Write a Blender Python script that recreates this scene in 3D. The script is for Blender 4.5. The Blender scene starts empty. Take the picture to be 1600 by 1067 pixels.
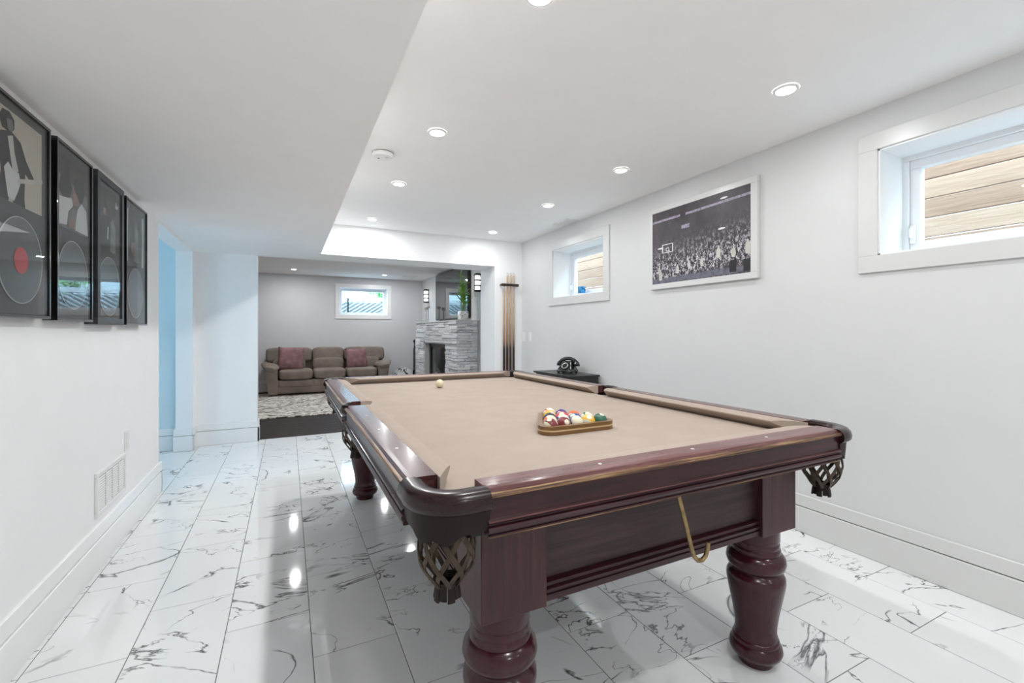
import bpy, bmesh, math, random
from mathutils import Vector, Matrix
random.seed(7)
scene = bpy.context.scene
COL = scene.collection

# ------------------------------------------------------------------ camera
H_CAM = 1.19
cam_d = bpy.data.cameras.new('camera')
cam_d.sensor_width = 36.0
cam_d.lens = 703.0 / 1600.0 * 36.0
cam_d.shift_y = -14.5 / 1600.0
cam_d.clip_start = 0.02
cam = bpy.data.objects.new('camera', cam_d)
cam.location = (0, 0, H_CAM)
cam.rotation_euler = (math.pi / 2, 0, -math.atan2(350, 703))
COL.objects.link(cam)
scene.camera = cam

# ------------------------------------------------------------------ world, exposure
world = bpy.data.worlds.new('overcast_sky')
scene.world = world
world.use_nodes = True
wbg = world.node_tree.nodes['Background']
wbg.inputs['Color'].default_value = (0.52, 0.79, 1.0, 1)
wbg.inputs['Strength'].default_value = 11.5
vs = scene.view_settings
vs.view_transform = 'Standard'
vs.look = 'None'
vs.gamma = 1.0
vs.use_curve_mapping = False
vs.exposure = 0.36
scene.cycles.diffuse_bounces = 8
POT_W = 6.0          # power of each recessed light

# ------------------------------------------------------------------ materials
MATS = {}
def new_mat(name):
    m = bpy.data.materials.new(name)
    m.use_nodes = True
    nt = m.node_tree
    return m, nt, nt.nodes['Principled BSDF']

def N(nt, t, **kw):
    n = nt.nodes.new(t)
    for k, v in kw.items():
        if k in n.inputs:
            n.inputs[k].default_value = v
        else:
            setattr(n, k, v)
    return n

def ramp(nt, stops):
    r = nt.nodes.new('ShaderNodeValToRGB')
    el = r.color_ramp.elements
    while len(el) < len(stops):
        el.new(0.5)
    for e, (p, c) in zip(el, stops):
        e.position = p
        e.color = (c[0], c[1], c[2], 1)
    return r

def paint(name, col, rough=0.5, var=0.02, metal=0.0, coat=0.0, scale=6.0, bump=0.0, bscale=200.0, emit=None, spec=0.5):
    m, nt, b = new_mat(name)
    tc = N(nt, 'ShaderNodeTexCoord')
    n = N(nt, 'ShaderNodeTexNoise', Scale=scale, Detail=4.0)
    nt.links.new(tc.outputs['Object'], n.inputs['Vector'])
    lo = [max(0, c * (1 - var)) for c in col]
    hi = [min(1, c * (1 + var)) for c in col]
    r = ramp(nt, [(0.3, lo), (0.7, hi)])
    nt.links.new(n.outputs['Fac'], r.inputs['Fac'])
    nt.links.new(r.outputs['Color'], b.inputs['Base Color'])
    b.inputs['Roughness'].default_value = rough
    b.inputs['Metallic'].default_value = metal
    b.inputs['Coat Weight'].default_value = coat
    b.inputs['Specular IOR Level'].default_value = spec
    if bump > 0:
        n2 = N(nt, 'ShaderNodeTexNoise', Scale=bscale, Detail=3.0)
        nt.links.new(tc.outputs['Object'], n2.inputs['Vector'])
        bp = N(nt, 'ShaderNodeBump', Strength=bump, Distance=0.002)
        nt.links.new(n2.outputs['Fac'], bp.inputs['Height'])
        nt.links.new(bp.outputs['Normal'], b.inputs['Normal'])
    if emit:
        b.inputs['Emission Color'].default_value = (*emit[0], 1)
        b.inputs['Emission Strength'].default_value = emit[1]
    MATS[name] = m
    return m

def wood(name, dark, light, axis, rough=0.3, coat=0.3, scale=1.0, bump=0.15, spec=0.35):
    m, nt, b = new_mat(name)
    tc = N(nt, 'ShaderNodeTexCoord')
    mp = N(nt, 'ShaderNodeMapping')
    s = [28.0 * scale] * 3
    s[axis] = 1.6 * scale
    mp.inputs['Scale'].default_value = s
    nt.links.new(tc.outputs['Object'], mp.inputs['Vector'])
    n = N(nt, 'ShaderNodeTexNoise', Scale=2.0, Detail=6.0, Roughness=0.6, Distortion=0.6)
    nt.links.new(mp.outputs['Vector'], n.inputs['Vector'])
    r = ramp(nt, [(0.3, dark), (0.72, light)])
    nt.links.new(n.outputs['Fac'], r.inputs['Fac'])
    nt.links.new(r.outputs['Color'], b.inputs['Base Color'])
    b.inputs['Roughness'].default_value = rough
    b.inputs['Coat Weight'].default_value = coat
    b.inputs['Coat Roughness'].default_value = 0.12
    b.inputs['Specular IOR Level'].default_value = spec
    bp = N(nt, 'ShaderNodeBump', Strength=bump, Distance=0.001)
    nt.links.new(n.outputs['Fac'], bp.inputs['Height'])
    nt.links.new(bp.outputs['Normal'], b.inputs['Normal'])
    MATS[name] = m
    return m

def glass_mat(name, tint=(0.97, 0.99, 1.0), base=0.03):
    m = bpy.data.materials.new(name)
    m.use_nodes = True
    nt = m.node_tree
    nt.nodes.clear()
    out = N(nt, 'ShaderNodeOutputMaterial')
    tr = N(nt, 'ShaderNodeBsdfTransparent')
    tr.inputs['Color'].default_value = (*tint, 1)
    gl = N(nt, 'ShaderNodeBsdfGlossy', Roughness=0.0)
    lw = N(nt, 'ShaderNodeLayerWeight', Blend=0.5)
    pw = N(nt, 'ShaderNodeMath', operation='POWER')
    pw.inputs[1].default_value = 5.0
    ma = N(nt, 'ShaderNodeMath', operation='MULTIPLY_ADD', use_clamp=True)
    ma.inputs[1].default_value = 0.5
    ma.inputs[2].default_value = base
    mx = N(nt, 'ShaderNodeMixShader')
    nt.links.new(lw.outputs['Facing'], pw.inputs[0])
    nt.links.new(pw.outputs[0], ma.inputs[0])
    nt.links.new(ma.outputs[0], mx.inputs['Fac'])
    nt.links.new(tr.outputs[0], mx.inputs[1])
    nt.links.new(gl.outputs[0], mx.inputs[2])
    nt.links.new(mx.outputs[0], out.inputs['Surface'])
    MATS[name] = m
    return m

M = MATS
paint('wall_white', (0.88, 0.88, 0.88), 0.55, 0.01, bump=0.04, bscale=300)
paint('wall_blue_daylight', (0.64, 0.76, 0.80), 0.55, 0.01, bump=0.04, bscale=300)  # blue daylight of the hallway put into the wall colour
paint('wall_white_shaded', (0.68, 0.68, 0.68), 0.55, 0.01, bump=0.04, bscale=300)  # white wall paint greyed to carry the right wall's shade
paint('wall_grey', (0.66, 0.67, 0.69), 0.6, 0.01, bump=0.04, bscale=300)
paint('ceiling_white', (0.89, 0.885, 0.88), 0.7, 0.01, bump=0.06, bscale=260)
paint('trim_white', (0.86, 0.86, 0.855), 0.28, 0.01)
paint('trim_white_shaded', (0.67, 0.67, 0.66), 0.3, 0.01)  # white trim darkened the same way: right-wall casings, baseboard, print frame
paint('vinyl_white', (0.82, 0.83, 0.84), 0.3, 0.01)
paint('grout', (0.20, 0.19, 0.18), 0.8, 0.1)
paint('plastic_white', (0.80, 0.80, 0.79), 0.35, 0.01)
paint('plastic_grey', (0.55, 0.55, 0.55), 0.4, 0.02)
paint('slot_mid', (0.22, 0.21, 0.20), 0.7, 0.05)
paint('slot_dark', (0.05, 0.05, 0.05), 0.6, 0.05)
paint('black_gloss', (0.008, 0.008, 0.009), 0.18, 0.1, coat=0.4)
paint('black_satin', (0.014, 0.014, 0.015), 0.35, 0.15)
paint('grey_frame', (0.045, 0.05, 0.055), 0.4, 0.1)
paint('mat_board', (0.085, 0.083, 0.082), 0.85, 0.05)
paint('cloth_tan', (0.395, 0.325, 0.275), 0.95, 0.035, scale=9, bump=0.25, bscale=900, spec=0.15)
paint('leather', (0.016, 0.009, 0.008), 0.5, 0.25, bump=0.2, bscale=120, spec=0.2)
paint('net_leather', (0.050, 0.032, 0.018), 0.42, 0.5, scale=30, bump=0.2, bscale=120, spec=0.3)
paint('net_edge', (0.30, 0.21, 0.10), 0.4, 0.3, metal=0.4, scale=30)
paint('liner_black', (0.006, 0.006, 0.006), 0.6, 0.1)
paint('brass', (0.27, 0.19, 0.09), 0.34, 0.35, metal=0.85, scale=40)
paint('worn_gold', (0.20, 0.105, 0.045), 0.35, 0.55, metal=0.2, scale=14, coat=0.2)
def worn(name, axis):
    m, nt, b = new_mat(name)
    tc = N(nt, 'ShaderNodeTexCoord')
    mp = N(nt, 'ShaderNodeMapping')
    sc = [60.0, 60.0, 140.0]; sc[axis] = 3.0
    mp.inputs['Scale'].default_value = sc
    nt.links.new(tc.outputs['Object'], mp.inputs['Vector'])
    n = N(nt, 'ShaderNodeTexNoise', Scale=1.6, Detail=6.0, Roughness=0.7)
    nt.links.new(mp.outputs[0], n.inputs['Vector'])
    r = ramp(nt, [(0.38, (0.030, 0.009, 0.008)), (0.50, (0.13, 0.060, 0.026)), (0.62, (0.34, 0.21, 0.10))])
    nt.links.new(n.outputs['Fac'], r.inputs['Fac'])
    nt.links.new(r.outputs['Color'], b.inputs['Base Color'])
    b.inputs['Roughness'].default_value = 0.35
    b.inputs['Specular IOR Level'].default_value = 0.4
    MATS[name] = m
worn('worn_x', 0)
worn('worn_y', 1)
paint('pearl', (0.75, 0.72, 0.66), 0.25, 0.03)
paint('ivory', (0.74, 0.66, 0.46), 0.12, 0.04, coat=0.5)
paint('sofa_fabric', (0.235, 0.195, 0.165), 0.9, 0.18, scale=5, bump=0.3, bscale=150, spec=0.2)
paint('sofa_seam', (0.05, 0.04, 0.033), 0.9, 0.1)
paint('mauve_plush', (0.27, 0.155, 0.165), 0.95, 0.30, scale=11, bump=0.6, bscale=60, spec=0.1)
paint('metal_black', (0.012, 0.012, 0.012), 0.45, 0.2, metal=0.5)
paint('chrome', (0.62, 0.63, 0.65), 0.18, 0.05, metal=1.0)
paint('leaf_green', (0.17, 0.36, 0.06), 0.4, 0.45, scale=8)
paint('stalk_green', (0.20, 0.33, 0.09), 0.4, 0.3, scale=14)
paint('foliage_out', (0.10, 0.26, 0.07), 0.6, 0.5, scale=9)
paint('well_slat', (0.40, 0.44, 0.46), 0.6, 0.1)
paint('well_ground', (0.34, 0.32, 0.30), 0.9, 0.2, scale=20)
paint('concrete_out', (0.55, 0.56, 0.56), 0.9, 0.08)
paint('lamp_lens', (1, 1, 1), 0.4, 0.0, emit=((1.0, 0.97, 0.92), 14.0))
paint('sconce_glass', (0.85, 0.87, 0.9), 0.2, 0.02, emit=((1.0, 0.97, 0.94), 2.0))
paint('tv_screen', (0.006, 0.007, 0.009), 0.04, 0.0, coat=0.6)
paint('firebox_dark', (0.02, 0.02, 0.021), 0.5, 0.2)
paint('firebox_white', (0.55, 0.55, 0.55), 0.6, 0.04)
paint('maple', (0.62, 0.42, 0.25), 0.3, 0.06, coat=0.3)
paint('cue_butt', (0.045, 0.018, 0.010), 0.25, 0.2, coat=0.5)
paint('cue_tip', (0.55, 0.55, 0.52), 0.5, 0.05)
paint('mug_blue', (0.02, 0.20, 0.42), 0.2, 0.9, scale=35)
paint('dial_chrome', (0.6, 0.6, 0.58), 0.25, 0.05, metal=0.6)
paint('ink_dark', (0.022, 0.021, 0.021), 0.8, 0.3, scale=20)
paint('ink_grey', (0.20, 0.195, 0.19), 0.8, 0.3, scale=20)
paint('ink_pale', (0.56, 0.54, 0.50), 0.8, 0.1, scale=12)
paint('ink_cream', (0.55, 0.49, 0.41), 0.8, 0.06, scale=6)
paint('ink_white', (0.62, 0.62, 0.61), 0.8, 0.05, scale=12)
paint('ink_skin', (0.30, 0.18, 0.145), 0.8, 0.2, scale=20)
paint('ink_red', (0.62, 0.10, 0.11), 0.6, 0.05)
paint('ink_smoke', (0.050, 0.044, 0.042), 0.8, 0.75, scale=14)
paint('vinyl_disc', (0.045, 0.046, 0.05), 0.3, 0.1)
MAH_D, MAH_L = (0.014, 0.0030, 0.0045), (0.050, 0.010, 0.013)
for i, ax in enumerate('xyz'):
    wood('mahogany_' + ax, MAH_D, MAH_L, i, 0.30, 0.06)
wood('rail_wood_x', (0.085, 0.028, 0.027), (0.225, 0.10, 0.094), 0, 0.27, 0.15, bump=0.3)
wood('rail_wood_y', (0.050, 0.016, 0.016), (0.145, 0.060, 0.056), 1, 0.25, 0.2, bump=0.3)
wood('mahogany_block', (0.026, 0.008, 0.009), (0.080, 0.026, 0.027), 2, 0.42, 0.08)
wood('mahogany_leg', (0.034, 0.0055, 0.009), (0.050, 0.009, 0.013), 2, 0.22, 0.15, bump=0.03)
wood('mahogany_panel_x', (0.024, 0.011, 0.011), (0.058, 0.030, 0.029), 0, 0.45, 0.0)
wood('mahogany_panel_y', (0.024, 0.011, 0.011), (0.058, 0.030, 0.029), 1, 0.45, 0.0)
wood('triangle_wood', (0.13, 0.062, 0.018), (0.27, 0.145, 0.05), 0, 0.35, 0.3)
wood('inlay_maple', (0.52, 0.36, 0.19), (0.68, 0.50, 0.30), 0, 0.35, 0.3)
wood('dark_plank', (0.022, 0.015, 0.014), (0.055, 0.038, 0.034), 0, 0.6, 0.0, scale=0.4, spec=0.12)
wood('rack_wood', (0.016, 0.006, 0.004), (0.05, 0.02, 0.014), 0, 0.35, 0.3)
glass_mat('glass_clear')
glass_mat('glass_picture', (0.97, 0.98, 0.98), 0.03)

def marble():
    m, nt, b = new_mat('marble_tile')
    tc = N(nt, 'ShaderNodeTexCoord')
    oi = N(nt, 'ShaderNodeObjectInfo')
    mul = N(nt, 'ShaderNodeVectorMath', operation='MULTIPLY')
    mul.inputs[1].default_value = (61.0, 37.0, 83.0)
    nt.links.new(oi.outputs['Random'], mul.inputs[0])
    add = N(nt, 'ShaderNodeVectorMath', operation='ADD')
    nt.links.new(tc.outputs['Object'], add.inputs[0])
    nt.links.new(mul.outputs[0], add.inputs[1])
    def vein(scale, dist, width, detail, seed):
        mp = N(nt, 'ShaderNodeMapping')
        mp.inputs['Location'].default_value = (seed, seed * 2, seed * 3)
        mp.inputs['Rotation'].default_value = (0, 0, 0.7)
        mp.inputs['Scale'].default_value = (1.0, 1.6, 1.0)
        nt.links.new(add.outputs[0], mp.inputs['Vector'])
        n = N(nt, 'ShaderNodeTexNoise', Scale=scale, Detail=detail, Roughness=0.52, Distortion=dist)
        nt.links.new(mp.outputs[0], n.inputs['Vector'])
        s = N(nt, 'ShaderNodeMath', operation='SUBTRACT')
        s.inputs[1].default_value = 0.5
        nt.links.new(n.outputs['Fac'], s.inputs[0])
        a = N(nt, 'ShaderNodeMath', operation='ABSOLUTE')
        nt.links.new(s.outputs[0], a.inputs[0])
        mr = N(nt, 'ShaderNodeMapRange', clamp=True)
        mr.inputs['From Min'].default_value = 0.0
        mr.inputs['From Max'].default_value = width
        mr.inputs['To Min'].default_value = 1.0
        mr.inputs['To Max'].default_value = 0.0
        nt.links.new(a.outputs[0], mr.inputs['Value'])
        msk = N(nt, 'ShaderNodeTexNoise', Scale=3.4, Detail=2.0)
        mp2 = N(nt, 'ShaderNodeMapping')
        mp2.inputs['Location'].default_value = (seed * 5 + 3, 1, seed)
        nt.links.new(add.outputs[0], mp2.inputs['Vector'])
        nt.links.new(mp2.outputs[0], msk.inputs['Vector'])
        mr2 = N(nt, 'ShaderNodeMapRange', clamp=True)
        mr2.inputs['From Min'].default_value = 0.475
        mr2.inputs['From Max'].default_value = 0.565
        nt.links.new(msk.outputs['Fac'], mr2.inputs['Value'])
        mu = N(nt, 'ShaderNodeMath', operation='MULTIPLY')
        nt.links.new(mr.outputs[0], mu.inputs[0])
        nt.links.new(mr2.outputs[0], mu.inputs[1])
        return mu
    v1 = vein(1.15, 1.3, 0.0125, 6.0, 1.3)
    v2 = vein(1.7, 0.9, 0.0060, 5.0, 4.7)
    mx = N(nt, 'ShaderNodeMath', operation='MAXIMUM')
    nt.links.new(v1.outputs[0], mx.inputs[0])
    nt.links.new(v2.outputs[0], mx.inputs[1])
    n3 = N(nt, 'ShaderNodeTexNoise', Scale=2.0, Detail=3.0)
    nt.links.new(add.outputs[0], n3.inputs['Vector'])
    r0 = ramp(nt, [(0.3, (0.80, 0.81, 0.81)), (0.7, (0.86, 0.865, 0.865))])
    nt.links.new(n3.outputs['Fac'], r0.inputs['Fac'])
    mix = N(nt, 'ShaderNodeMix', data_type='RGBA')
    nt.links.new(mx.outputs[0], mix.inputs['Factor'])
    nt.links.new(r0.outputs['Color'], mix.inputs[6])
    mix.inputs[7].default_value = (0.085, 0.085, 0.09, 1)
    nt.links.new(mix.outputs[2], b.inputs['Base Color'])
    b.inputs['Roughness'].default_value = 0.06
    b.inputs['Specular IOR Level'].default_value = 0.6
    MATS['marble_tile'] = m
marble()

def varied(name, stops, rough, per_object=True, scale=(3, 3, 3), nscale=3.0, bump=0.3, grain=0.5):
    """colour picked per object, with grain on top"""
    m, nt, b = new_mat(name)
    tc = N(nt, 'ShaderNodeTexCoord')
    oi = N(nt, 'ShaderNodeObjectInfo')
    mul = N(nt, 'ShaderNodeVectorMath', operation='MULTIPLY')
    mul.inputs[1].default_value = (31.0, 47.0, 23.0)
    nt.links.new(oi.outputs['Random'], mul.inputs[0])
    mp = N(nt, 'ShaderNodeMapping')
    mp.inputs['Scale'].default_value = scale
    nt.links.new(tc.outputs['Object'], mp.inputs['Vector'])
    add = N(nt, 'ShaderNodeVectorMath', operation='ADD')
    nt.links.new(mp.outputs[0], add.inputs[0])
    nt.links.new(mul.outputs[0], add.inputs[1])
    n = N(nt, 'ShaderNodeTexNoise', Scale=nscale, Detail=6.0, Roughness=0.65, Distortion=0.5)
    nt.links.new(add.outputs[0], n.inputs['Vector'])
    mx = N(nt, 'ShaderNodeMix', data_type='FLOAT')
    mx.inputs[0].default_value = grain
    nt.links.new(oi.outputs['Random'], mx.inputs[2])
    nt.links.new(n.outputs['Fac'], mx.inputs[3])
    r = ramp(nt, stops)
    nt.links.new(mx.outputs[0], r.inputs['Fac'])
    nt.links.new(r.outputs['Color'], b.inputs['Base Color'])
    b.inputs['Roughness'].default_value = rough
    bp = N(nt, 'ShaderNodeBump', Strength=bump, Distance=0.01)
    nt.links.new(n.outputs['Fac'], bp.inputs['Height'])
    nt.links.new(bp.outputs['Normal'], b.inputs['Normal'])
    MATS[name] = m
varied('ledge_stone', [(0.28, (0.24, 0.24, 0.26)), (0.42, (0.62, 0.62, 0.64)), (0.7, (0.84, 0.83, 0.82))], 0.8, scale=(9, 9, 34), nscale=2.0, bump=0.9, grain=0.75)
varied('well_board', [(0.25, (0.23, 0.115, 0.065)), (0.5, (0.36, 0.21, 0.13)), (0.75, (0.47, 0.30, 0.20))], 0.8, scale=(10, 1.6, 22), nscale=2.2, bump=0.3, grain=0.6)

def rug_mat():
    m, nt, b = new_mat('rug_weave')
    tc = N(nt, 'ShaderNodeTexCoord')
    mp = N(nt, 'ShaderNodeMapping')
    mp.inputs['Scale'].default_value = (2.6, 5.2, 1)
    mp.inputs['Rotation'].default_value = (0, 0, 0.25)
    nt.links.new(tc.outputs['Object'], mp.inputs['Vector'])
    n = N(nt, 'ShaderNodeTexNoise', Scale=2.4, Detail=4.0, Distortion=2.2)
    nt.links.new(mp.outputs[0], n.inputs['Vector'])
    r = ramp(nt, [(0.40, (0.11, 0.09, 0.08)), (0.45, (0.32, 0.27, 0.24)), (0.50, (0.78, 0.73, 0.67)), (1.0, (0.85, 0.80, 0.74))])
    nt.links.new(n.outputs['Fac'], r.inputs['Fac'])
    nt.links.new(r.outputs['Color'], b.inputs['Base Color'])
    b.inputs['Roughness'].default_value = 1.0
    n2 = N(nt, 'ShaderNodeTexNoise', Scale=90.0, Detail=2.0)
    nt.links.new(tc.outputs['Object'], n2.inputs['Vector'])
    bp = N(nt, 'ShaderNodeBump', Strength=0.7, Distance=0.01)
    nt.links.new(n2.outputs['Fac'], bp.inputs['Height'])
    nt.links.new(bp.outputs['Normal'], b.inputs['Normal'])
    MATS['rug_weave'] = m
rug_mat()

def throw_mat():
    m, nt, b = new_mat('throw_fleece')
    tc = N(nt, 'ShaderNodeTexCoord')
    n = N(nt, 'ShaderNodeTexNoise', Scale=7.0, Detail=2.0, Distortion=0.8)
    nt.links.new(tc.outputs['Object'], n.inputs['Vector'])
    r = ramp(nt, [(0.40, (0.03, 0.03, 0.035)), (0.45, (0.55, 0.56, 0.56)), (1.0, (0.68, 0.69, 0.69))])
    nt.links.new(n.outputs['Fac'], r.inputs['Fac'])
    nt.links.new(r.outputs['Color'], b.inputs['Base Color'])
    b.inputs['Roughness'].default_value = 1.0
    MATS['throw_fleece'] = m
throw_mat()

def pot_mat():
    m, nt, b = new_mat('pot_ceramic')
    tc = N(nt, 'ShaderNodeTexCoord')
    n = N(nt, 'ShaderNodeTexVoronoi', Scale=28.0)
    nt.links.new(tc.outputs['Object'], n.inputs['Vector'])
    r = ramp(nt, [(0.20, (0.12, 0.13, 0.18)), (0.26, (0.78, 0.77, 0.74)), (1.0, (0.78, 0.77, 0.74))])
    nt.links.new(n.outputs['Distance'], r.inputs['Fac'])
    nt.links.new(r.outputs['Color'], b.inputs['Base Color'])
    b.inputs['Roughness'].default_value = 0.2
    MATS['pot_ceramic'] = m
pot_mat()

def cue_mat():
    """maple shaft turning to a dark stained butt towards the floor (a stain with its own edge)"""
    m, nt, b = new_mat('cue_shaft')
    tc = N(nt, 'ShaderNodeTexCoord')
    sp = N(nt, 'ShaderNodeSeparateXYZ')
    nt.links.new(tc.outputs['Object'], sp.inputs[0])
    r = ramp(nt, [(0.0, (0.035, 0.014, 0.009)), (0.34, (0.045, 0.018, 0.011)), (0.41, (0.30, 0.17, 0.09)), (0.58, (0.48, 0.31, 0.18)), (1.0, (0.62, 0.46, 0.31))])
    mr = N(nt, 'ShaderNodeMapRange')
    mr.inputs['From Max'].default_value = 1.47
    nt.links.new(sp.outputs['Z'], mr.inputs['Value'])
    nt.links.new(mr.outputs[0], r.inputs['Fac'])
    nt.links.new(r.outputs['Color'], b.inputs['Base Color'])
    b.inputs['Roughness'].default_value = 0.25
    MATS['cue_shaft'] = m
cue_mat()

def ball_mat(name, col, stripe):
    m, nt, b = new_mat(name)
    tc = N(nt, 'ShaderNodeTexCoord')
    sp = N(nt, 'ShaderNodeSeparateXYZ')
    nt.links.new(tc.outputs['Object'], sp.inputs[0])
    iv = (0.72, 0.66, 0.50, 1)
    def mixin(prev, fac_socket, c):
        mx = N(nt, 'ShaderNodeMix', data_type='RGBA')
        nt.links.new(fac_socket, mx.inputs['Factor'])
        if hasattr(prev, 'links'):
            nt.links.new(prev, mx.inputs[6])
        else:
            mx.inputs[6].default_value = prev
        mx.inputs[7].default_value = c
        return mx.outputs[2]
    cur = (*col, 1)
    if stripe:
        a = N(nt, 'ShaderNodeMath', operation='ABSOLUTE')
        nt.links.new(sp.outputs['Z'], a.inputs[0])
        g = N(nt, 'ShaderNodeMath', operation='GREATER_THAN')
        g.inputs[1].default_value = 0.0145
        nt.links.new(a.outputs[0], g.inputs[0])
        cur = mixin(cur, g.outputs[0], iv)
    a = N(nt, 'ShaderNodeMath', operation='ABSOLUTE')
    nt.links.new(sp.outputs['X'], a.inputs[0])
    g = N(nt, 'ShaderNodeMath', operation='GREATER_THAN')
    g.inputs[1].default_value = 0.0264
    nt.links.new(a.outputs[0], g.inputs[0])
    cur = mixin(cur, g.outputs[0], iv)
    nt.links.new(cur, b.inputs['Base Color'])
    b.inputs['Roughness'].default_value = 0.1
    b.inputs['Coat Weight'].default_value = 0.5
    MATS[name] = m

def arena_mat():
    """print of a dark arena full of people"""
    m, nt, b = new_mat('arena_print')
    tc = N(nt, 'ShaderNodeTexCoord')
    sp = N(nt, 'ShaderNodeSeparateXYZ')
    nt.links.new(tc.outputs['Object'], sp.inputs[0])   # Y along wall, Z up, centred
    mp = N(nt, 'ShaderNodeMapping')
    mp.inputs['Scale'].default_value = (1, 1.4, 0.8)
    nt.links.new(tc.outputs['Object'], mp.inputs['Vector'])
    def crowd(scale, thr, seed):
        n = N(nt, 'ShaderNodeTexNoise', Scale=scale, Detail=3.0, Roughness=0.7)
        mp2 = N(nt, 'ShaderNodeMapping')
        mp2.inputs['Location'].default_value = (seed, seed, seed)
        nt.links.new(mp.outputs[0], mp2.inputs['Vector'])
        nt.links.new(mp2.outputs[0], n.inputs['Vector'])
        return n
    n1 = crowd(34, 0.5, 2.0)
    n2 = crowd(110, 0.5, 9.0)
    av = N(nt, 'ShaderNodeMath', operation='MULTIPLY_ADD')
    av.inputs[1].default_value = 0.6
    nt.links.new(n1.outputs['Fac'], av.inputs[0])
    m2 = N(nt, 'ShaderNodeMath', operation='MULTIPLY')
    m2.inputs[1].default_value = 0.4
    nt.links.new(n2.outputs['Fac'], m2.inputs[0])
    nt.links.new(m2.outputs[0], av.inputs[2])
    r = ramp(nt, [(0.46, (0.008, 0.007, 0.012)), (0.51, (0.10, 0.085, 0.11)), (0.57, (0.66, 0.63, 0.66)), (1.0, (0.8, 0.78, 0.8))])
    nt.links.new(av.outputs[0], r.inputs['Fac'])
    # crowd strength by height
    dens = ramp(nt, [(0.0, (0.25,) * 3), (0.07, (0.45,) * 3), (0.12, (1.0,) * 3), (0.27, (1.0,) * 3), (0.46, (0.35,) * 3), (0.58, (0.08,) * 3), (0.7, (0.0,) * 3)])
    mr = N(nt, 'ShaderNodeMapRange')
    mr.inputs['From Min'].default_value = -0.293
    mr.inputs['From Max'].default_value = 0.293
    nt.links.new(sp.outputs['Z'], mr.inputs['Value'])
    # taller stand towards the camera side of the print
    sl = N(nt, 'ShaderNodeMath', operation='MULTIPLY_ADD')
    sl.inputs[1].default_value = 0.16
    nt.links.new(sp.outputs['Y'], sl.inputs[0])
    nt.links.new(mr.outputs[0], sl.inputs[2])
    nt.links.new(sl.outputs[0], dens.inputs['Fac'])
    mx = N(nt, 'ShaderNodeMix', data_type='RGBA')
    nt.links.new(dens.outputs['Color'], mx.inputs['Factor'])
    n3 = crowd(8, 0.5, 5.0)
    bgc = ramp(nt, [(0.3, (0.030, 0.023, 0.031)), (0.7, (0.062, 0.050, 0.060))])
    nt.links.new(n3.outputs['Fac'], bgc.inputs['Fac'])
    nt.links.new(bgc.outputs['Color'], mx.inputs[6])
    nt.links.new(r.outputs['Color'], mx.inputs[7])
    nt.links.new(mx.outputs[2], b.inputs['Base Color'])
    b.inputs['Roughness'].default_value = 0.45
    MATS['arena_print'] = m
arena_mat()
paint('print_violet', (0.30, 0.26, 0.34), 0.5, 0.5, scale=60)
paint('print_white', (0.75, 0.74, 0.76), 0.5, 0.02)
paint('print_court', (0.13, 0.13, 0.17), 0.5, 0.4, scale=30)
paint('print_black', (0.006, 0.006, 0.008), 0.5, 0.1)

# ------------------------------------------------------------------ mesh helpers
def props(o, label=None, cat=None, group=None, kind=None):
    if label: o['label'] = label
    if cat: o['category'] = cat
    if group: o['group'] = group
    if kind: o['kind'] = kind
    return o

def empty(name, loc, label=None, cat=None, group=None, kind=None, rz=0.0):
    o = bpy.data.objects.new(name, None)
    o.location = loc
    o.rotation_euler = (0, 0, rz)
    o.empty_display_size = 0.1
    COL.objects.link(o)
    return props(o, label, cat, group, kind)

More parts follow.
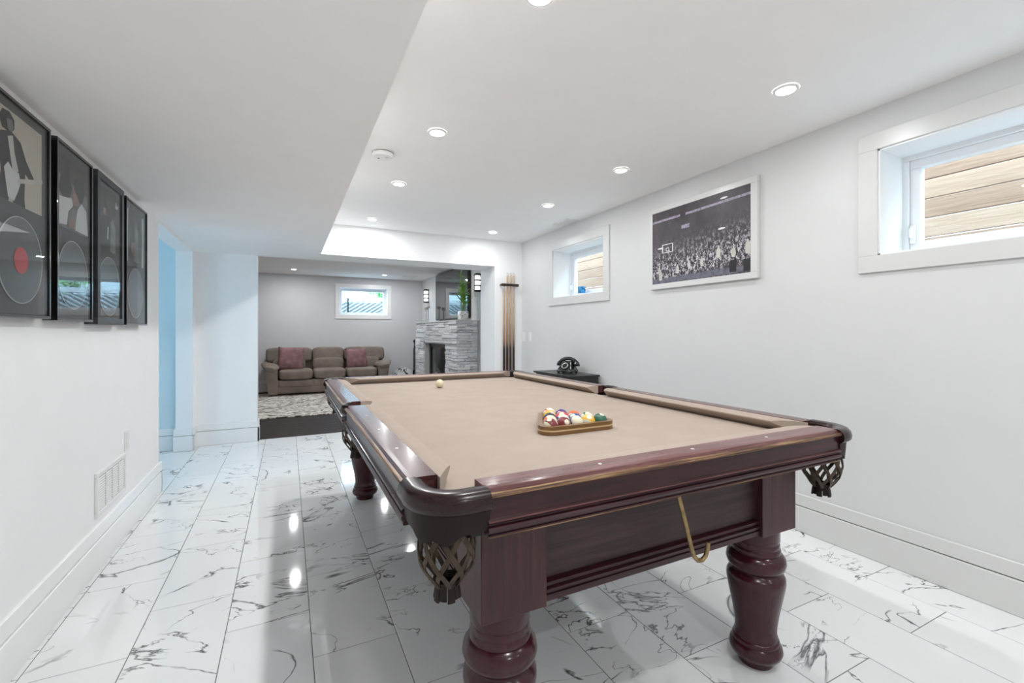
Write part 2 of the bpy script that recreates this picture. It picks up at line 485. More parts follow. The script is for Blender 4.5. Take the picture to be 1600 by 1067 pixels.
class G:
    """collects geometry (world coordinates, or the parent's own when local=True)"""
    def __init__(self):
        self.bm = bmesh.new()
    def box(self, lo, hi, bev=0.0, seg=1):
        c = [(a + b) / 2 for a, b in zip(lo, hi)]
        s = [abs(b - a) for a, b in zip(lo, hi)]
        r = bmesh.ops.create_cube(self.bm, size=1.0, matrix=Matrix.Translation(c) @ Matrix.Diagonal((*s, 1)))
        if bev > 0:
            vs_ = set(r['verts'])
            es = [e for e in self.bm.edges if e.verts[0] in vs_ and e.verts[1] in vs_]
            bmesh.ops.bevel(self.bm, geom=es, offset=min(bev, min(s) * 0.49), segments=seg, profile=0.5, affect='EDGES')
        return self
    def loft(self, rings, closed=True, caps=True):
        vr = [[self.bm.verts.new(p) for p in ring] for ring in rings]
        n = len(vr[0])
        for a, b in zip(vr[:-1], vr[1:]):
            for i in range(n if closed else n - 1):
                j = (i + 1) % n
                try:
                    self.bm.faces.new((a[i], a[j], b[j], b[i]))
                except ValueError:
                    pass
        if caps and closed:
            for ring in (vr[0], vr[-1]):
                try:
                    self.bm.faces.new(ring)
                except ValueError:
                    pass
        return self
    def lathe(self, prof, c=(0, 0, 0), n=32, caps=True, axis='z'):
        rings = []
        for r, z in prof:
            ring = []
            for i in range(n):
                a = 2 * math.pi * i / n
                p = (r * math.cos(a), r * math.sin(a), z)
                if axis == 'x':
                    p = (p[2], p[0], p[1])
                elif axis == 'y':
                    p = (p[0], p[2], p[1])
                ring.append((c[0] + p[0], c[1] + p[1], c[2] + p[2]))
            rings.append(ring)
        return self.loft(rings, True, caps)
    def tube(self, pts, r, n=8, flat=1.0):
        pts = [Vector(p) for p in pts]
        rs = r if isinstance(r, (list, tuple)) else [r] * len(pts)
        rings = []
        up = None
        for i, p in enumerate(pts):
            t = (pts[min(i + 1, len(pts) - 1)] - pts[max(i - 1, 0)]).normalized()
            if up is None:
                up = t.orthogonal().normalized()
            u = (up - t * up.dot(t))
            u = u.normalized() if u.length > 1e-6 else t.orthogonal().normalized()
            w = t.cross(u)
            up = u
            rings.append([tuple(p + (u * math.cos(2 * math.pi * k / n) + w * math.sin(2 * math.pi * k / n) * flat) * rs[i]) for k in range(n)])
        return self.loft(rings)
    def prism(self, poly, fn, t0, t1):
        """polygon (a, b) pushed from t0 to t1; fn(a, b, t) gives the point"""
        return self.loft([[fn(a, b, t) for a, b in poly] for t in (t0, t1)])
    def puff(self, c, half, e=0.45, nu=24, nv=14, rot=None):
        def sp(v, p):
            return math.copysign(abs(v) ** p, v)
        rings = []
        for i in range(1, nv):
            v = -math.pi / 2 + math.pi * i / nv
            ring = []
            for j in range(nu):
                u = 2 * math.pi * j / nu
                p = Vector((half[0] * sp(math.cos(v), e) * sp(math.cos(u), e), half[1] * sp(math.cos(v), e) * sp(math.sin(u), e), half[2] * sp(math.sin(v), e)))
                if rot is not None:
                    p = rot @ p
                ring.append(tuple(Vector(c) + p))
            rings.append(ring)
        return self.loft(rings)
    def obj(self, name, mat, parent=None, smooth=False, label=None, cat=None, group=None, kind=None, local=False, origin=None, auto=0.6):
        bm = self.bm
        bmesh.ops.recalc_face_normals(bm, faces=bm.faces[:])
        off = Vector((0, 0, 0))
        if parent is not None and not local:
            p = parent
            while p is not None:
                off += Vector(p.location)
                p = p.parent
        org = Vector(origin) if origin is not None else (off if parent is not None else Vector((0, 0, 0)))
        if not local:
            bmesh.ops.translate(bm, verts=bm.verts[:], vec=-org)
        me = bpy.data.meshes.new(name)
        if smooth:
            for f in bm.faces:
                f.smooth = True
            for e in bm.edges:
                if len(e.link_faces) == 2 and e.calc_face_angle(0) > auto:
                    e.smooth = False
        bm.to_mesh(me)
        bm.free()
        me.materials.append(MATS[mat])
        o = bpy.data.objects.new(name, me)
        COL.objects.link(o)
        if parent is not None:
            o.parent = parent
        if not local:
            o.location = org - off if parent is not None else org
        return props(o, label, cat, group, kind)

def struct(name, mat, boxes, label, bev=0.0, parent=None, cat=None):
    g = G()
    for lo, hi in boxes:
        g.box(lo, hi, bev)
    return g.obj(name, mat, parent, label=label, cat=cat, kind='structure' if parent is None else None)

def with_holes(a0, a1, b0, b1, holes):
    """cells of a rectangle with rectangular holes -> list of (a0,a1,b0,b1)"""
    A = sorted({a0, a1, *[h[0] for h in holes], *[h[1] for h in holes]})
    out = []
    for i in range(len(A) - 1):
        am = (A[i] + A[i + 1]) / 2
        hs = sorted([(h[2], h[3]) for h in holes if h[0] <= am <= h[1]])
        b = b0
        for s, e in hs:
            if s > b: out.append((A[i], A[i + 1], b, s))
            b = e
        if b < b1: out.append((A[i], A[i + 1], b, b1))
    return out

# ------------------------------------------------------------------ room dimensions
XL, XR, ZC, ZS = -0.862, 2.75, 2.365, 2.03
YB, YF, YF2, YE = -2.3, 5.235, 5.70, 10.17
XO = 3.05                   # outer face of right wall
XFL = -2.6                  # far room and hall left wall
SX = 0.316                  # edge of the dropped ceiling
W1 = (0.305, 1.245, 1.59, 2.14)
W2 = (3.514, 4.45, 1.583, 2.13)
W3 = (0.984, 1.97, 1.565, 2.135)
DOOR = (3.75, 4.50, 1.25, 1.95)

# ---- walls
struct('wall_right', 'wall_white_shaded', [((XR, a, c), (XO, b, d)) for a, b, c, d in with_holes(YB, YE + 0.3, -0.05, ZC, [W1, W2])],
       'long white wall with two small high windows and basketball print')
struct('wall_left', 'wall_white', [((XL - 0.14, YB, -0.05), (XL, 4.17, ZC)), ((XL - 0.14, 4.17, 2.003), (XL, 5.5, ZC)), ((XL - 0.14, 5.5, -0.05), (XL, 5.66, ZC))],
       'white wall carrying four black picture frames, with hallway opening')
struct('wall_stub', 'wall_white', [((XFL, 5.66, -0.05), (-0.30, 5.80, ZC))], 'short white wall between hallway opening and lounge')
struct('wall_far', 'wall_white', [((2.36, YF, -0.05), (XR, YF2, ZC)), ((SX, YF, ZS), (2.36, YF2, ZC))],
       'white wall pier and lintel framing the lounge opening, behind the cues')
struct('wall_lounge', 'wall_grey', [((a, YE, c), (b, YE + 0.25, d)) for a, b, c, d in with_holes(XFL, XR, -0.05, ZC, [W3])],
       'pale grey lounge wall behind the sofa')
struct('wall_lounge_side', 'wall_grey', [((XFL - 0.15, 5.66, -0.05), (XFL, YE + 0.25, ZC))], 'grey side wall of the lounge out of sight')
struct('wall_back', 'wall_white', [((XL - 0.14, YB - 0.15, -0.05), (XO, YB, ZC))], 'white wall behind the viewer')
struct('wall_hall', 'wall_blue_daylight', [((XFL, 5.58, -0.05), (XL - 0.14, 5.66, 2.2)), ((XFL, 2.9, -0.05), (XL - 0.14, 3.0, 2.2))] +
       [((XFL - 0.15, a, c), (XFL, b, d)) for a, b, c, d in with_holes(2.9, 5.66, -0.05, ZC, [DOOR])],
       'hallway walls with painted-in blue daylight beyond the opening')
# ---- ceilings
struct('ceiling', 'ceiling_white', [((XFL - 0.2, YB - 0.2, ZC), (XO, YE + 0.3, ZC + 0.2))], 'flat white ceiling with recessed lights')
struct('ceiling_soffit', 'ceiling_white', [((XL, YB, ZS), (SX, YF2, ZC))], 'dropped ceiling section over the side with frames')
struct('ceiling_hall', 'wall_blue_daylight', [((XFL, 2.9, 2.2), (XL - 0.14, 5.66, ZC))], 'low hallway ceiling')

# ---- floors
floor = struct('floor', 'grout', [((XFL, YB, -0.06), (XO, 5.72, -0.0016))], 'glossy white marble-look tile floor with grey veins')
TW, TL, GAP, T0, TY = 0.3035, 0.6045, 0.0032, 0.082, 2.10
def tile_mesh(w, l):
    bm = bmesh.new()
    r = bmesh.ops.create_cube(bm, size=1.0, matrix=Matrix.Diagonal((w, l, 0.008, 1)))
    bmesh.ops.bevel(bm, geom=[e for e in bm.edges if all(v.co.z > 0 for v in e.verts)], offset=0.0008, segments=1, affect='EDGES')
    me = bpy.data.meshes.new('tile')
    bm.to_mesh(me); bm.free()
    me.materials.append(MATS['marble_tile'])
    return me
tile_cache = {}
c = -9
tiles = []
for c in range(-8, 10):
    x0, x1 = T0 + c * TW, T0 + (c + 1) * TW
    x1 = min(x1, XR)
    if x0 >= XR: continue
    ymin, ymax = (-0.6, 5.72) if x1 > XL + 0.02 else (3.0, 5.58)
    if x0 < XFL: continue
    par = 0.0 if (c % 2 == 1) else TL / 2
    k = math.floor((ymin - TY - par) / TL)
    while True:
        y0 = TY + par + k * TL
        y1 = y0 + TL
        k += 1
        if y0 >= ymax - 0.02: break
        y0, y1 = max(y0, ymin), min(y1, ymax)
        if y1 - y0 < 0.02: continue
        w, l = round(x1 - x0 - GAP, 4), round(y1 - y0 - GAP, 4)
        if (w, l) not in tile_cache: tile_cache[(w, l)] = tile_mesh(w, l)
        o = bpy.data.objects.new('tile', tile_cache[(w, l)])
        o.location = ((x0 + x1) / 2, (y0 + y1) / 2, -0.004)
        COL.objects.link(o)
        o.parent = floor
        tiles.append(o)
# tiles behind the viewer, beyond the picture
g = G(); g.box((XL, YB, -0.008), (XR, -0.602, 0.0))
g.obj('tile_field', 'marble_tile', floor)

floor2 = struct('floor_lounge', 'slot_dark', [((XFL, 5.72, -0.06), (XO, YE + 0.25, -0.006))], 'dark stained plank floor of the lounge')
pw = 0.127
plank_cache = {}
y = 5.72
r_ = 0
while y < YE:
    y1 = min(y + pw, YE)
    cuts = [XFL, -1.5 + 0.9 * random.random(), 0.5 + 0.9 * random.random(), XR]
    for a, b in zip(cuts[:-1], cuts[1:]):
        g = G(); g.box((a + 0.0008, y + 0.0008, -0.016), (b - 0.0008, y1 - 0.0008, 0.0), 0.0015)
        g.obj('plank', 'dark_plank', floor2, origin=((a + b) / 2, (y + y1) / 2, 0))
    y = y1
struct('trim_1', 'dark_plank', [((-0.30, 5.705, -0.004), (2.36, 5.735, 0.003))], 'thin dark threshold strip between tile and planks')

# ---- baseboards: lower board, dark reveal, cap board
def baseboard(name, label, runs, mat='trim_white'):
    """runs: (axis, fixed face coordinate, direction out of wall, start, end)"""
    root = empty(name, (0, 0, 0), label, kind='structure')
    for ax, f, s, a, b in runs:
        for nm, z0, z1, th in (('lower_board', 0.0005, 0.150, 0.018), ('cap_board', 0.1545, 0.224, 0.014), ('shadow_gap', 0.15, 0.1545, 0.006)):
            g = G()
            e = 0.0 if nm != 'shadow_gap' else 0.0
            if ax == 'y':
                lo, hi = (min(f, f + s * th), a, z0), (max(f, f + s * th), b, z1)
            else:
                lo, hi = (a, min(f, f + s * th), z0), (b, max(f, f + s * th), z1)
            g.box(lo, hi, 0.003 if nm != 'shadow_gap' else 0)
            g.obj(nm, mat if nm != 'shadow_gap' else 'slot_mid', root)
    return root
baseboard('baseboard_right', 'tall white two-step baseboard under the basketball print', [('y', XR, -1, YB, YF)], 'trim_white_shaded')
baseboard('baseboard_left', 'tall white two-step baseboard under the black frames', [('y', XL, 1, YB, 4.188), ('x', 4.17, 1, XL - 0.14, XL + 0.018)])
baseboard('baseboard_stub', 'white baseboard around the short wall by the lounge', [('x', 5.66, -1, XL, -0.282), ('y', -0.30, 1, 5.642, 5.80), ('x', 5.5, -1, XL - 0.158, XL + 0.018), ('y', XL, 1, 5.482, 5.642)])
baseboard('baseboard_hall', 'white baseboard inside the blue-lit hallway', [('x', 5.58, -1, XFL, XL - 0.158)])
baseboard('baseboard_far', 'white baseboard below the cue rack', [('x', YF, -1, 2.36, XR - 0.018), ('y', 2.36, -1, YF - 0.018, YF2)])
baseboard('baseboard_lounge', 'white baseboard behind the sofa', [('x', YE, -1, XFL, XR), ('y', XR, -1, YF2, 6.69), ('y', XR, -1, 9.22, YE - 0.018)])

# ------------------------------------------------------------------ windows
def window_right(name, w, label):
    y0, y1, z0, z1 = w
    root = empty(name, (XR, (y0 + y1) / 2, z0), label, kind='structure')
    cw, ct = 0.088, 0.016
    # casing boards on the room side
    for lo, hi in (((XR - ct, y0 - cw, z0 - cw), (XR, y1 + cw, z0)), ((XR - ct, y0 - cw, z1), (XR, y1 + cw, z1 + cw)),
                   ((XR - ct, y0 - cw, z0), (XR, y0, z1)), ((XR - ct, y1, z0), (XR, y1 + cw, z1))):
        g = G(); g.box(lo, hi, 0.002); g.obj('casing_board', 'trim_white_shaded', root)
    # jamb lining
    t = 0.008
    for lo, hi in (((XR - 0.004, y0, z0), (XO - 0.07, y1, z0 + t)), ((XR - 0.004, y0, z1 - t), (XO - 0.07, y1, z1)),
                   ((XR - 0.004, y0, z0), (XO - 0.07, y0 + t, z1)), ((XR - 0.004, y1 - t, z0), (XO - 0.07, y1, z1))):
        g = G(); g.box(lo, hi); g.obj('jamb_board', 'trim_white', root)
    def ring(xa, xb, m, wdt, nm, mat):
        g = G()
        a0, a1, b0, b1 = y0 + m, y1 - m, z0 + m, z1 - m
        g.box((xa, a0, b0), (xb, a1, b0 + wdt), 0.003)
        g.box((xa, a0, b1 - wdt), (xb, a1, b1), 0.003)
        g.box((xa, a0, b0 + wdt), (xb, a0 + wdt, b1 - wdt), 0.003)
        g.box((xa, a1 - wdt, b0 + wdt), (xb, a1, b1 - wdt), 0.003)
        return g.obj(nm, mat, root)
    ring(XO - 0.075, XO - 0.005, 0.0, 0.035, 'frame', 'vinyl_white')
    sash = ring(XO - 0.062, XO - 0.015, 0.035, 0.045, 'sash', 'vinyl_white')
    g = G(); g.box((XO - 0.040, y0 + 0.078, z0 + 0.078), (XO - 0.034, y1 - 0.078, z1 - 0.078))
    g.obj('pane', 'glass_clear', root)
    g = G()
    yh = y1 - 0.05
    g.box((XO - 0.078, yh - 0.012, z0 + 0.07), (XO - 0.062, yh + 0.012, z0 + 0.17), 0.004)
    g.box((XO - 0.100, yh - 0.008, z0 + 0.10), (XO - 0.078, yh + 0.008, z0 + 0.155), 0.005)
    g.obj('handle', 'plastic_white', root)
    return root
window_right('window_1', W1, 'high basement window at the picture edge looking onto bright boards')
window_right('window_2', W2, 'small high basement window with blue mug, beside the ceiling vent')

# lounge window
def window_back():
    x0, x1, z0, z1 = W3
    root = empty('window_3', ((x0 + x1) / 2, YE, z0), 'small lounge window high above the sofa', kind='structure')
    cw, ct = 0.088, 0.018
    for lo, hi in (((x0 - cw, YE - ct, z0 - cw), (x1 + cw, YE, z0)), ((x0 - cw, YE - ct, z1), (x1 + cw, YE, z1 + cw)),
                   ((x0 - cw, YE - ct, z0), (x0, YE, z1)), ((x1, YE - ct, z0), (x1 + cw, YE, z1))):
        g = G(); g.box(lo, hi, 0.002); g.obj('casing_board', 'trim_white', root)
    g = G()
    ya, yb = YE + 0.15, YE + 0.22
    wd = 0.055
    g.box((x0, ya, z0), (x1, yb, z0 + wd)); g.box((x0, ya, z1 - wd), (x1, yb, z1))
    g.box((x0, ya, z0 + wd), (x0 + wd, yb, z1 - wd)); g.box((x1 - wd, ya, z0 + wd), (x1, yb, z1 - wd))
    g.obj('frame', 'vinyl_white', root)
    g = G(); g.box((x0 + wd, YE + 0.18, z0 + wd), (x1 - wd, YE + 0.186, z1 - wd)); g.obj('pane', 'glass_clear', root)
window_back()

# unseen window added at the end of the hall for its cool daylight
d = empty('window_4_added', (XFL, 4.2, DOOR[2]), 'added hallway window out of sight', kind='structure')
g = G()
fy0_, fy1_, fz0_, fz1_ = DOOR
for lo, hi in (((XFL - 0.1, fy0_, fz0_), (XFL - 0.05, fy0_ + 0.05, fz1_)), ((XFL - 0.1, fy1_ - 0.05, fz0_), (XFL - 0.05, fy1_, fz1_)),
               ((XFL - 0.1, fy0_ + 0.05, fz0_), (XFL - 0.05, fy1_ - 0.05, fz0_ + 0.05)), ((XFL - 0.1, fy0_ + 0.05, fz1_ - 0.05), (XFL - 0.05, fy1_ - 0.05, fz1_))):
    g.box(lo, hi)
g.obj('frame', 'vinyl_white', d)
g = G(); g.box((XFL - 0.08, fy0_ + 0.05, fz0_ + 0.05), (XFL - 0.074, fy1_ - 0.05, fz1_ - 0.05)); g.obj('pane', 'glass_clear', d)

# ------------------------------------------------------------------ outside the windows
fence = empty('window_well_fence', (3.62, 2.5, 1.2), 'weathered horizontal board lining of the window wells outside', 'fence')
bz, bh, k = 1.18, 0.122, 0
while bz < 2.55:
    for a, b in ((-1.2, 2.25), (2.25, 6.2)):
        g = G(); g.box((3.62, a + 0.002, bz + 0.002), (3.65, b - 0.002, bz + bh - 0.003), 0.003)
        g.obj('board', 'well_board', fence, origin=(3.62, (a + b) / 2, bz))
    bz += bh
struct('ground_well', 'well_ground', [((XO, -1.3, 1.1), (3.75, 6.3, 1.3))], 'gravel ground in the window wells')
g = G()
lat = empty('lattice_screen', (1.4, 11.1, 1.4), 'pale lattice screen of slanted slats outside the lounge window', 'screen')
for i in range(26):
    xx = 0.2 + i * 0.13
    g = G()
    g.loft([[(xx + dx, yy, zz) for dx, yy, zz in ((0, 11.10, 1.45), (0.05, 11.10, 1.45), (0.05, 11.13, 1.45), (0, 11.13, 1.45))],
            [(xx + 0.75 + dx, yy, zz) for dx, yy, zz in ((0, 11.10, 1.93), (0.05, 11.10, 1.93), (0.05, 11.13, 1.93), (0, 11.13, 1.93))]])
    g.obj('slat', 'well_slat', lat)
g = G(); g.box((0.2, 11.08, 1.93), (4.0, 11.15, 2.02), 0.004); g.obj('top_rail', 'concrete_out', lat)
g = G(); g.box((1.235, 11.06, 1.40), (1.265, 11.10, 1.98)); g.obj('post', 'black_satin', lat)
struct('ground_lounge_well', 'well_ground', [((0.0, YE + 0.25, 1.25), (4.2, 11.7, 1.45)), ((0.0, 11.2, 1.45), (4.2, 11.25, 1.90))], 'grey concrete of the lounge window well')
nb = empty('garden_fence', (1.5, 12.6, 1.4), 'pale blue-grey panel fence beyond the lounge window', 'fence')
for i in range(5):
    g = G(); g.box((0.5 + i * 0.45, 12.6, 1.4), (0.94 + i * 0.45, 12.64, 2.30), 0.004); g.obj('panel', 'well_slat', nb)
g = G(); g.box((0.4, 12.58, 2.30), (2.8, 12.66, 2.36)); g.obj('cap_rail', 'concrete_out', nb)
struct('ground_garden', 'well_ground', [((-2.0, 11.7, 1.25), (5.0, 14.0, 1.40))], 'garden ground outside the lounge')
bush = empty('garden_shrub', (2.12, 11.6, 1.4), 'green leafy shrub outside the lounge window', 'shrub')
g = G()
for i in range(160):
    p = Vector((2.12 + random.gauss(0, 0.13), 11.6 + random.gauss(0, 0.1), 2.13 + random.gauss(0, 0.10)))
    u = Vector((random.uniform(-1, 1), random.uniform(-1, 1), random.uniform(-1, 1))).normalized()
    w = u.orthogonal().normalized()
    a, b_ = 0.06, 0.025
    vs_ = [g.bm.verts.new(p + q) for q in (-u * a, w * b_, u * a, -w * b_)]
    g.bm.faces.new(vs_)
g.obj('foliage', 'foliage_out', bush)
g = G(); g.tube([(2.12, 11.6, 1.40), (2.10, 11.6, 1.8), (2.12, 11.6, 2.1)], 0.02); g.obj('stem', 'dark_plank', bush)

# ------------------------------------------------------------------ recessed lights
def pot(x, y, label, power, group, warm=(0.97, 0.99, 1.0)):
    root = empty('recessed_light', (x, y, ZC), label, 'ceiling light', group)
    g = G(); g.lathe([(0.041, ZC - 0.002), (0.043, ZC - 0.009), (0.053, ZC - 0.006), (0.056, ZC - 0.001)], (x, y, 0), 28, caps=False)
    g.obj('trim_ring', 'plastic_white', root, smooth=True)
    g = G(); g.lathe([(0.001, ZC - 0.005), (0.042, ZC - 0.004), (0.042, ZC - 0.002)], (x, y, 0), 28)
    g.obj('lens', 'lamp_lens', root)
    l = bpy.data.lights.new('lamp', 'AREA')
    l.shape = 'DISK'; l.size = 0.084; l.energy = power; l.color = warm
    lo = bpy.data.objects.new('lamp', l)
    lo.location = (0, 0, -0.012)
    COL.objects.link(lo); lo.parent = root
XA, XB = 0.785, 2.155
GL = 'recessed lights in the pool room ceiling'
for y, a, b in ((1.358, 'lit recessed ceiling light at the very top edge of the picture', 'large lit recessed ceiling light above and beside the basketball print'),
                (2.56, 'lit recessed ceiling light just before the smoke detector', 'lit recessed ceiling light above the far end of basketball print'),
                (3.58, 'lit recessed ceiling light just beyond the smoke detector', 'lit recessed ceiling light nearest the ceiling vent and small window'),
                (4.83, 'lit recessed ceiling light beside soffit corner nearest the lintel', 'lit recessed ceiling light above the cue rack corner')):
    pot(XA, y, a, POT_W * 1.4, GL); pot(XB, y, b, POT_W * 0.5, GL)
for y, t in ((0.18, 'just behind the viewer'), (-1.05, 'far behind the viewer')):  # unseen lights added behind the viewer to brighten the room
    pot(XA, y, 'added recessed fill light %s on the soffit side' % t, POT_W * 1.4, GL)
    pot(XB, y, 'added recessed fill light %s on the window side' % t, POT_W * 0.5, GL)
GL2 = 'recessed lights in the lounge ceiling'
for x, y, t in ((0.096, 9.32, 'lit lounge ceiling light above the sofa, away from window'), (1.775, 9.43, 'lit lounge ceiling light just above the lounge window'),
                (0.096, 7.2, 'lounge ceiling light hidden above the rug'), (1.775, 7.2, 'lounge ceiling light hidden behind the lintel')):
    pot(x, y, t, POT_W * 1.45, GL2, (0.98, 0.99, 1.0))

# smoke detector
sd = empty('smoke_detector', (0.553, 3.0, ZC), 'round white smoke detector on ceiling beside the soffit edge', 'smoke detector')
g = G(); g.lathe([(0.070, ZC), (0.070, ZC - 0.008)], (0.553, 3.0, 0), 36); g.obj('base', 'plastic_white', sd, smooth=True)
g = G(); g.lathe([(0.060, ZC - 0.008), (0.060, ZC - 0.013)], (0.553, 3.0, 0), 36); g.obj('vent_gap', 'slot_dark', sd, smooth=True)
g = G(); g.lathe([(0.067, ZC - 0.013), (0.068, ZC - 0.022), (0.060, ZC - 0.036), (0.052, ZC - 0.038), (0.0005, ZC - 0.038)], (0.553, 3.0, 0), 36); g.obj('cover', 'plastic_white', sd, smooth=True)
g = G(); g.lathe([(0.009, ZC - 0.037), (0.009, ZC - 0.040)], (0.575, 2.985, 0), 16); g.obj('test_button', 'plastic_grey', sd)
g = G(); g.lathe([(0.006, ZC - 0.037), (0.006, ZC - 0.0395)], (0.530, 3.02, 0), 12); g.obj('horn_grille', 'slot_dark', sd)

# ceiling register
cv = empty('ceiling_vent', (2.64, 4.04, ZC), 'white ceiling air register above the small window', 'air vent')
g = G()
for lo, hi in (((2.58, 3.90, ZC - 0.008), (2.595, 4.18, ZC)), ((2.705, 3.90, ZC - 0.008), (2.72, 4.18, ZC)), ((2.58, 3.90, ZC - 0.008), (2.72, 3.915, ZC)), ((2.58, 4.165, ZC - 0.008), (2.72, 4.18, ZC))):
    g.box(lo, hi, 0.002)
g.obj('frame', 'plastic_white', cv)
for i in range(6):
    xx = 2.602 + i * 0.018
    g = G(); g.box((xx, 3.915, ZC - 0.006), (xx + 0.008, 4.165, ZC - 0.001)); g.obj('slat', 'plastic_white', cv)
g = G(); g.box((2.595, 3.915, ZC - 0.0015), (2.705, 4.165, ZC - 0.0002)); g.obj('backing', 'plastic_white', cv)
cv2 = empty('lounge_ceiling_vent', (2.3, 9.46, ZC), 'white air register in the lounge ceiling by the fireplace corner', 'air vent')
g = G(); g.box((2.14, 9.41, ZC - 0.006), (2.46, 9.51, ZC), 0.002); g.obj('frame', 'plastic_white', cv2)
for i in range(4):
    g = G(); g.box((2.16, 9.425 + i * 0.02, ZC - 0.009), (2.44, 9.433 + i * 0.02, ZC - 0.006)); g.obj('slat', 'plastic_white', cv2)

# ------------------------------------------------------------------ pool table
X0, X1, Y0, Y1, ZR = 0.228, 1.812, 0.869, 3.560, 0.855
YM = (Y0 + Y1) / 2
BED = 0.810
CSL, CSR, CSY = 0.152, 0.122, 0.155   # corner casting spans
SG = 0.062                    # half gap at side pocket
NOSE, WIN = 0.145, 0.086
table = empty('pool_table', ((X0 + X1) / 2, YM, 0), 'dark mahogany pool table with tan cloth, leather pockets and turned legs', 'pool table')

def side_fn(side):
    if side == 'near': return lambda s, u, z: (s, Y0 + u, z)
    if side == 'far': return lambda s, u, z: (s, Y1 - u, z)
    if side == 'left': return lambda s, u, z: (X0 + u, s, z)
    return lambda s, u, z: (X1 - u, s, z)

PROF_RAIL = [(0.012, 0.812), (0.012, 0.848), (0.0135, 0.8500), (0.0155, 0.8540), (0.0175, 0.8555), (0.030, 0.8565), (WIN - 0.002, 0.8565), (WIN, 0.855), (WIN, 0.812)]
PROF_BEAD = [(0.013, 0.8365), (0.004, 0.8365), (0.0005, 0.8395), (0.000, 0.8430), (0.0025, 0.8465), (0.007, 0.8480), (0.013, 0.8475)]
PROF_GROOVE = [(0.012, 0.846), (0.012, 0.850), (0.0155, 0.850), (0.0155, 0.846)]
PROF_APRON = [(0.030, 0.838), (0.010, 0.838), (0.010, 0.792), (0.006, 0.789), (0.003, 0.785), (0.006, 0.781), (0.010, 0.780), (0.010, 0.776), (0.004, 0.774), (0.001, 0.769),
              (0.003, 0.764), (0.009, 0.762), (0.009, 0.7585), (0.006, 0.757), (0.006, 0.751), (0.030, 0.751)]
PROF_CUSH = [(WIN, 0.8545), (0.100, 0.8560), (0.125, 0.8545), (0.140, 0.8510), (NOSE, 0.8470), (0.1440, 0.8425), (0.130, 0.8320), (0.104, 0.811), (WIN, 0.811)]

def rail(side, s0, s1, cut0, cut1, along):
    fn = side_fn(side)
    mat = 'rail_wood_x' if along == 'x' else 'rail_wood_y'
    g = G(); g.prism(PROF_RAIL, lambda u, z, s: fn(s, u, z), s0, s1)
    r = g.obj('rail', mat, table)
    g = G(); g.prism(PROF_BEAD, lambda u, z, s: fn(s, u, z), s0, s1)
    g.obj('edge_bead', 'worn_' + along, r, smooth=True)
    # sights
    n = 3
    for i in range(n):
        s = s0 + (s1 - s0) * (i + 1) / (n + 1)
        p = fn(s, 0.052, 0.8566)
        g = G(); g.lathe([(0.0052, 0.8555), (0.0052, 0.8570)], (p[0], p[1], 0), 14)
        g.obj('sight', 'pearl', r)
    # cushion with angled ends
    def end(s, cut, sgn):
        return [fn(s + sgn * (cut[0] + (cut[1] - cut[0]) * max(0, (u - WIN)) / (NOSE - WIN)), u, z) for u, z in PROF_CUSH]
    g = G(); g.loft([end(s0, cut0, 1), end(s1, cut1, -1)])
    g.obj('cushion', 'cloth_tan', table)
    g = G(); g.prism(PROF_APRON, lambda u, z, s: fn(s, u, z), s0, s1)
    a = g.obj('apron', 'mahogany_' + along, table)
    g = G(); g.prism([(0.0055, 0.7512), (0.0055, 0.7535), (0.012, 0.7535), (0.012, 0.7505)], lambda u, z, s: fn(s, u, z), s0, s1)
    g.obj('worn_edge', 'worn_' + along, a)
    g = G(); g.prism([(0.0022, 0.7868), (0.0022, 0.7855), (0.006, 0.784), (0.006, 0.788)], lambda u, z, s: fn(s, u, z), s0, s1)
    g.obj('bead', 'rail_wood_' + along, a)
CC = (-0.02, 0.082)
SC = (-0.012, 0.018)
CN = (0.004, 0.085)
rail('near', X0 + CSL, X1 - CSR, CN, CN, 'x')
rail('far', X0 + CSL, X1 - CSR, CC, CC, 'x')
for sd_ in ('left', 'right'):
    rail(sd_, Y0 + CSY, YM - SG, CC, SC, 'y')
    rail(sd_, YM + SG, Y1 - CSY, SC, CC, 'y')

# bed with pocket cut-outs
def arc(cx, cy, r, a0, a1, n=10):
    return [(cx + r * math.cos(a0 + (a1 - a0) * i / n), cy + r * math.sin(a0 + (a1 - a0) * i / n)) for i in range(n + 1)]
bi = 0.088
PC = 0.088                # pocket centre from outer corner
pr = 0.072
bx0, bx1, by0, by1 = X0 + bi, X1 - bi, Y0 + bi, Y1 - bi
off = PC - bi
hp = math.pi / 2
poly = []
q = math.sqrt(pr * pr - off * off)
t1 = math.atan2(-off, q)            # angle of the crossing with the bed edge
poly += [(x, y) for x, y in reversed(arc(X0 + PC, Y0 + PC, pr, t1, hp - t1))]
poly = [(x, y) for x, y in arc(X0 + PC, Y0 + PC, pr, hp - t1, t1)]
poly += [(X1 - PC - (x - X0 - PC), y) for x, y in arc(X0 + PC, Y0 + PC, pr, t1, hp - t1)]
poly += [(bx1 - (x), YM + y) for x, y in arc(-0.028, 0, 0.058, -0.9, 0.9)]
poly += [(X1 - PC - (x - X0 - PC), Y1 - PC - (y - Y0 - PC)) for x, y in arc(X0 + PC, Y0 + PC, pr, hp - t1, t1)]
poly += [(x, Y1 - PC - (y - Y0 - PC)) for x, y in arc(X0 + PC, Y0 + PC, pr, t1, hp - t1)]
poly += [(bx0 + (x), YM + y) for x, y in arc(-0.028, 0, 0.058, 0.9, -0.9)]
g = G(); g.loft([[(x, y, z) for x, y in poly] for z in (BED - 0.022, BED)])
g.obj('bed', 'cloth_tan', table)

# under-frame
g = G(); g.box((X0 + 0.19, Y0 + 0.13, 0.70), (X1 - 0.19, Y1 - 0.13, BED - 0.022)); g.obj('slate_frame', 'mahogany_y', table)

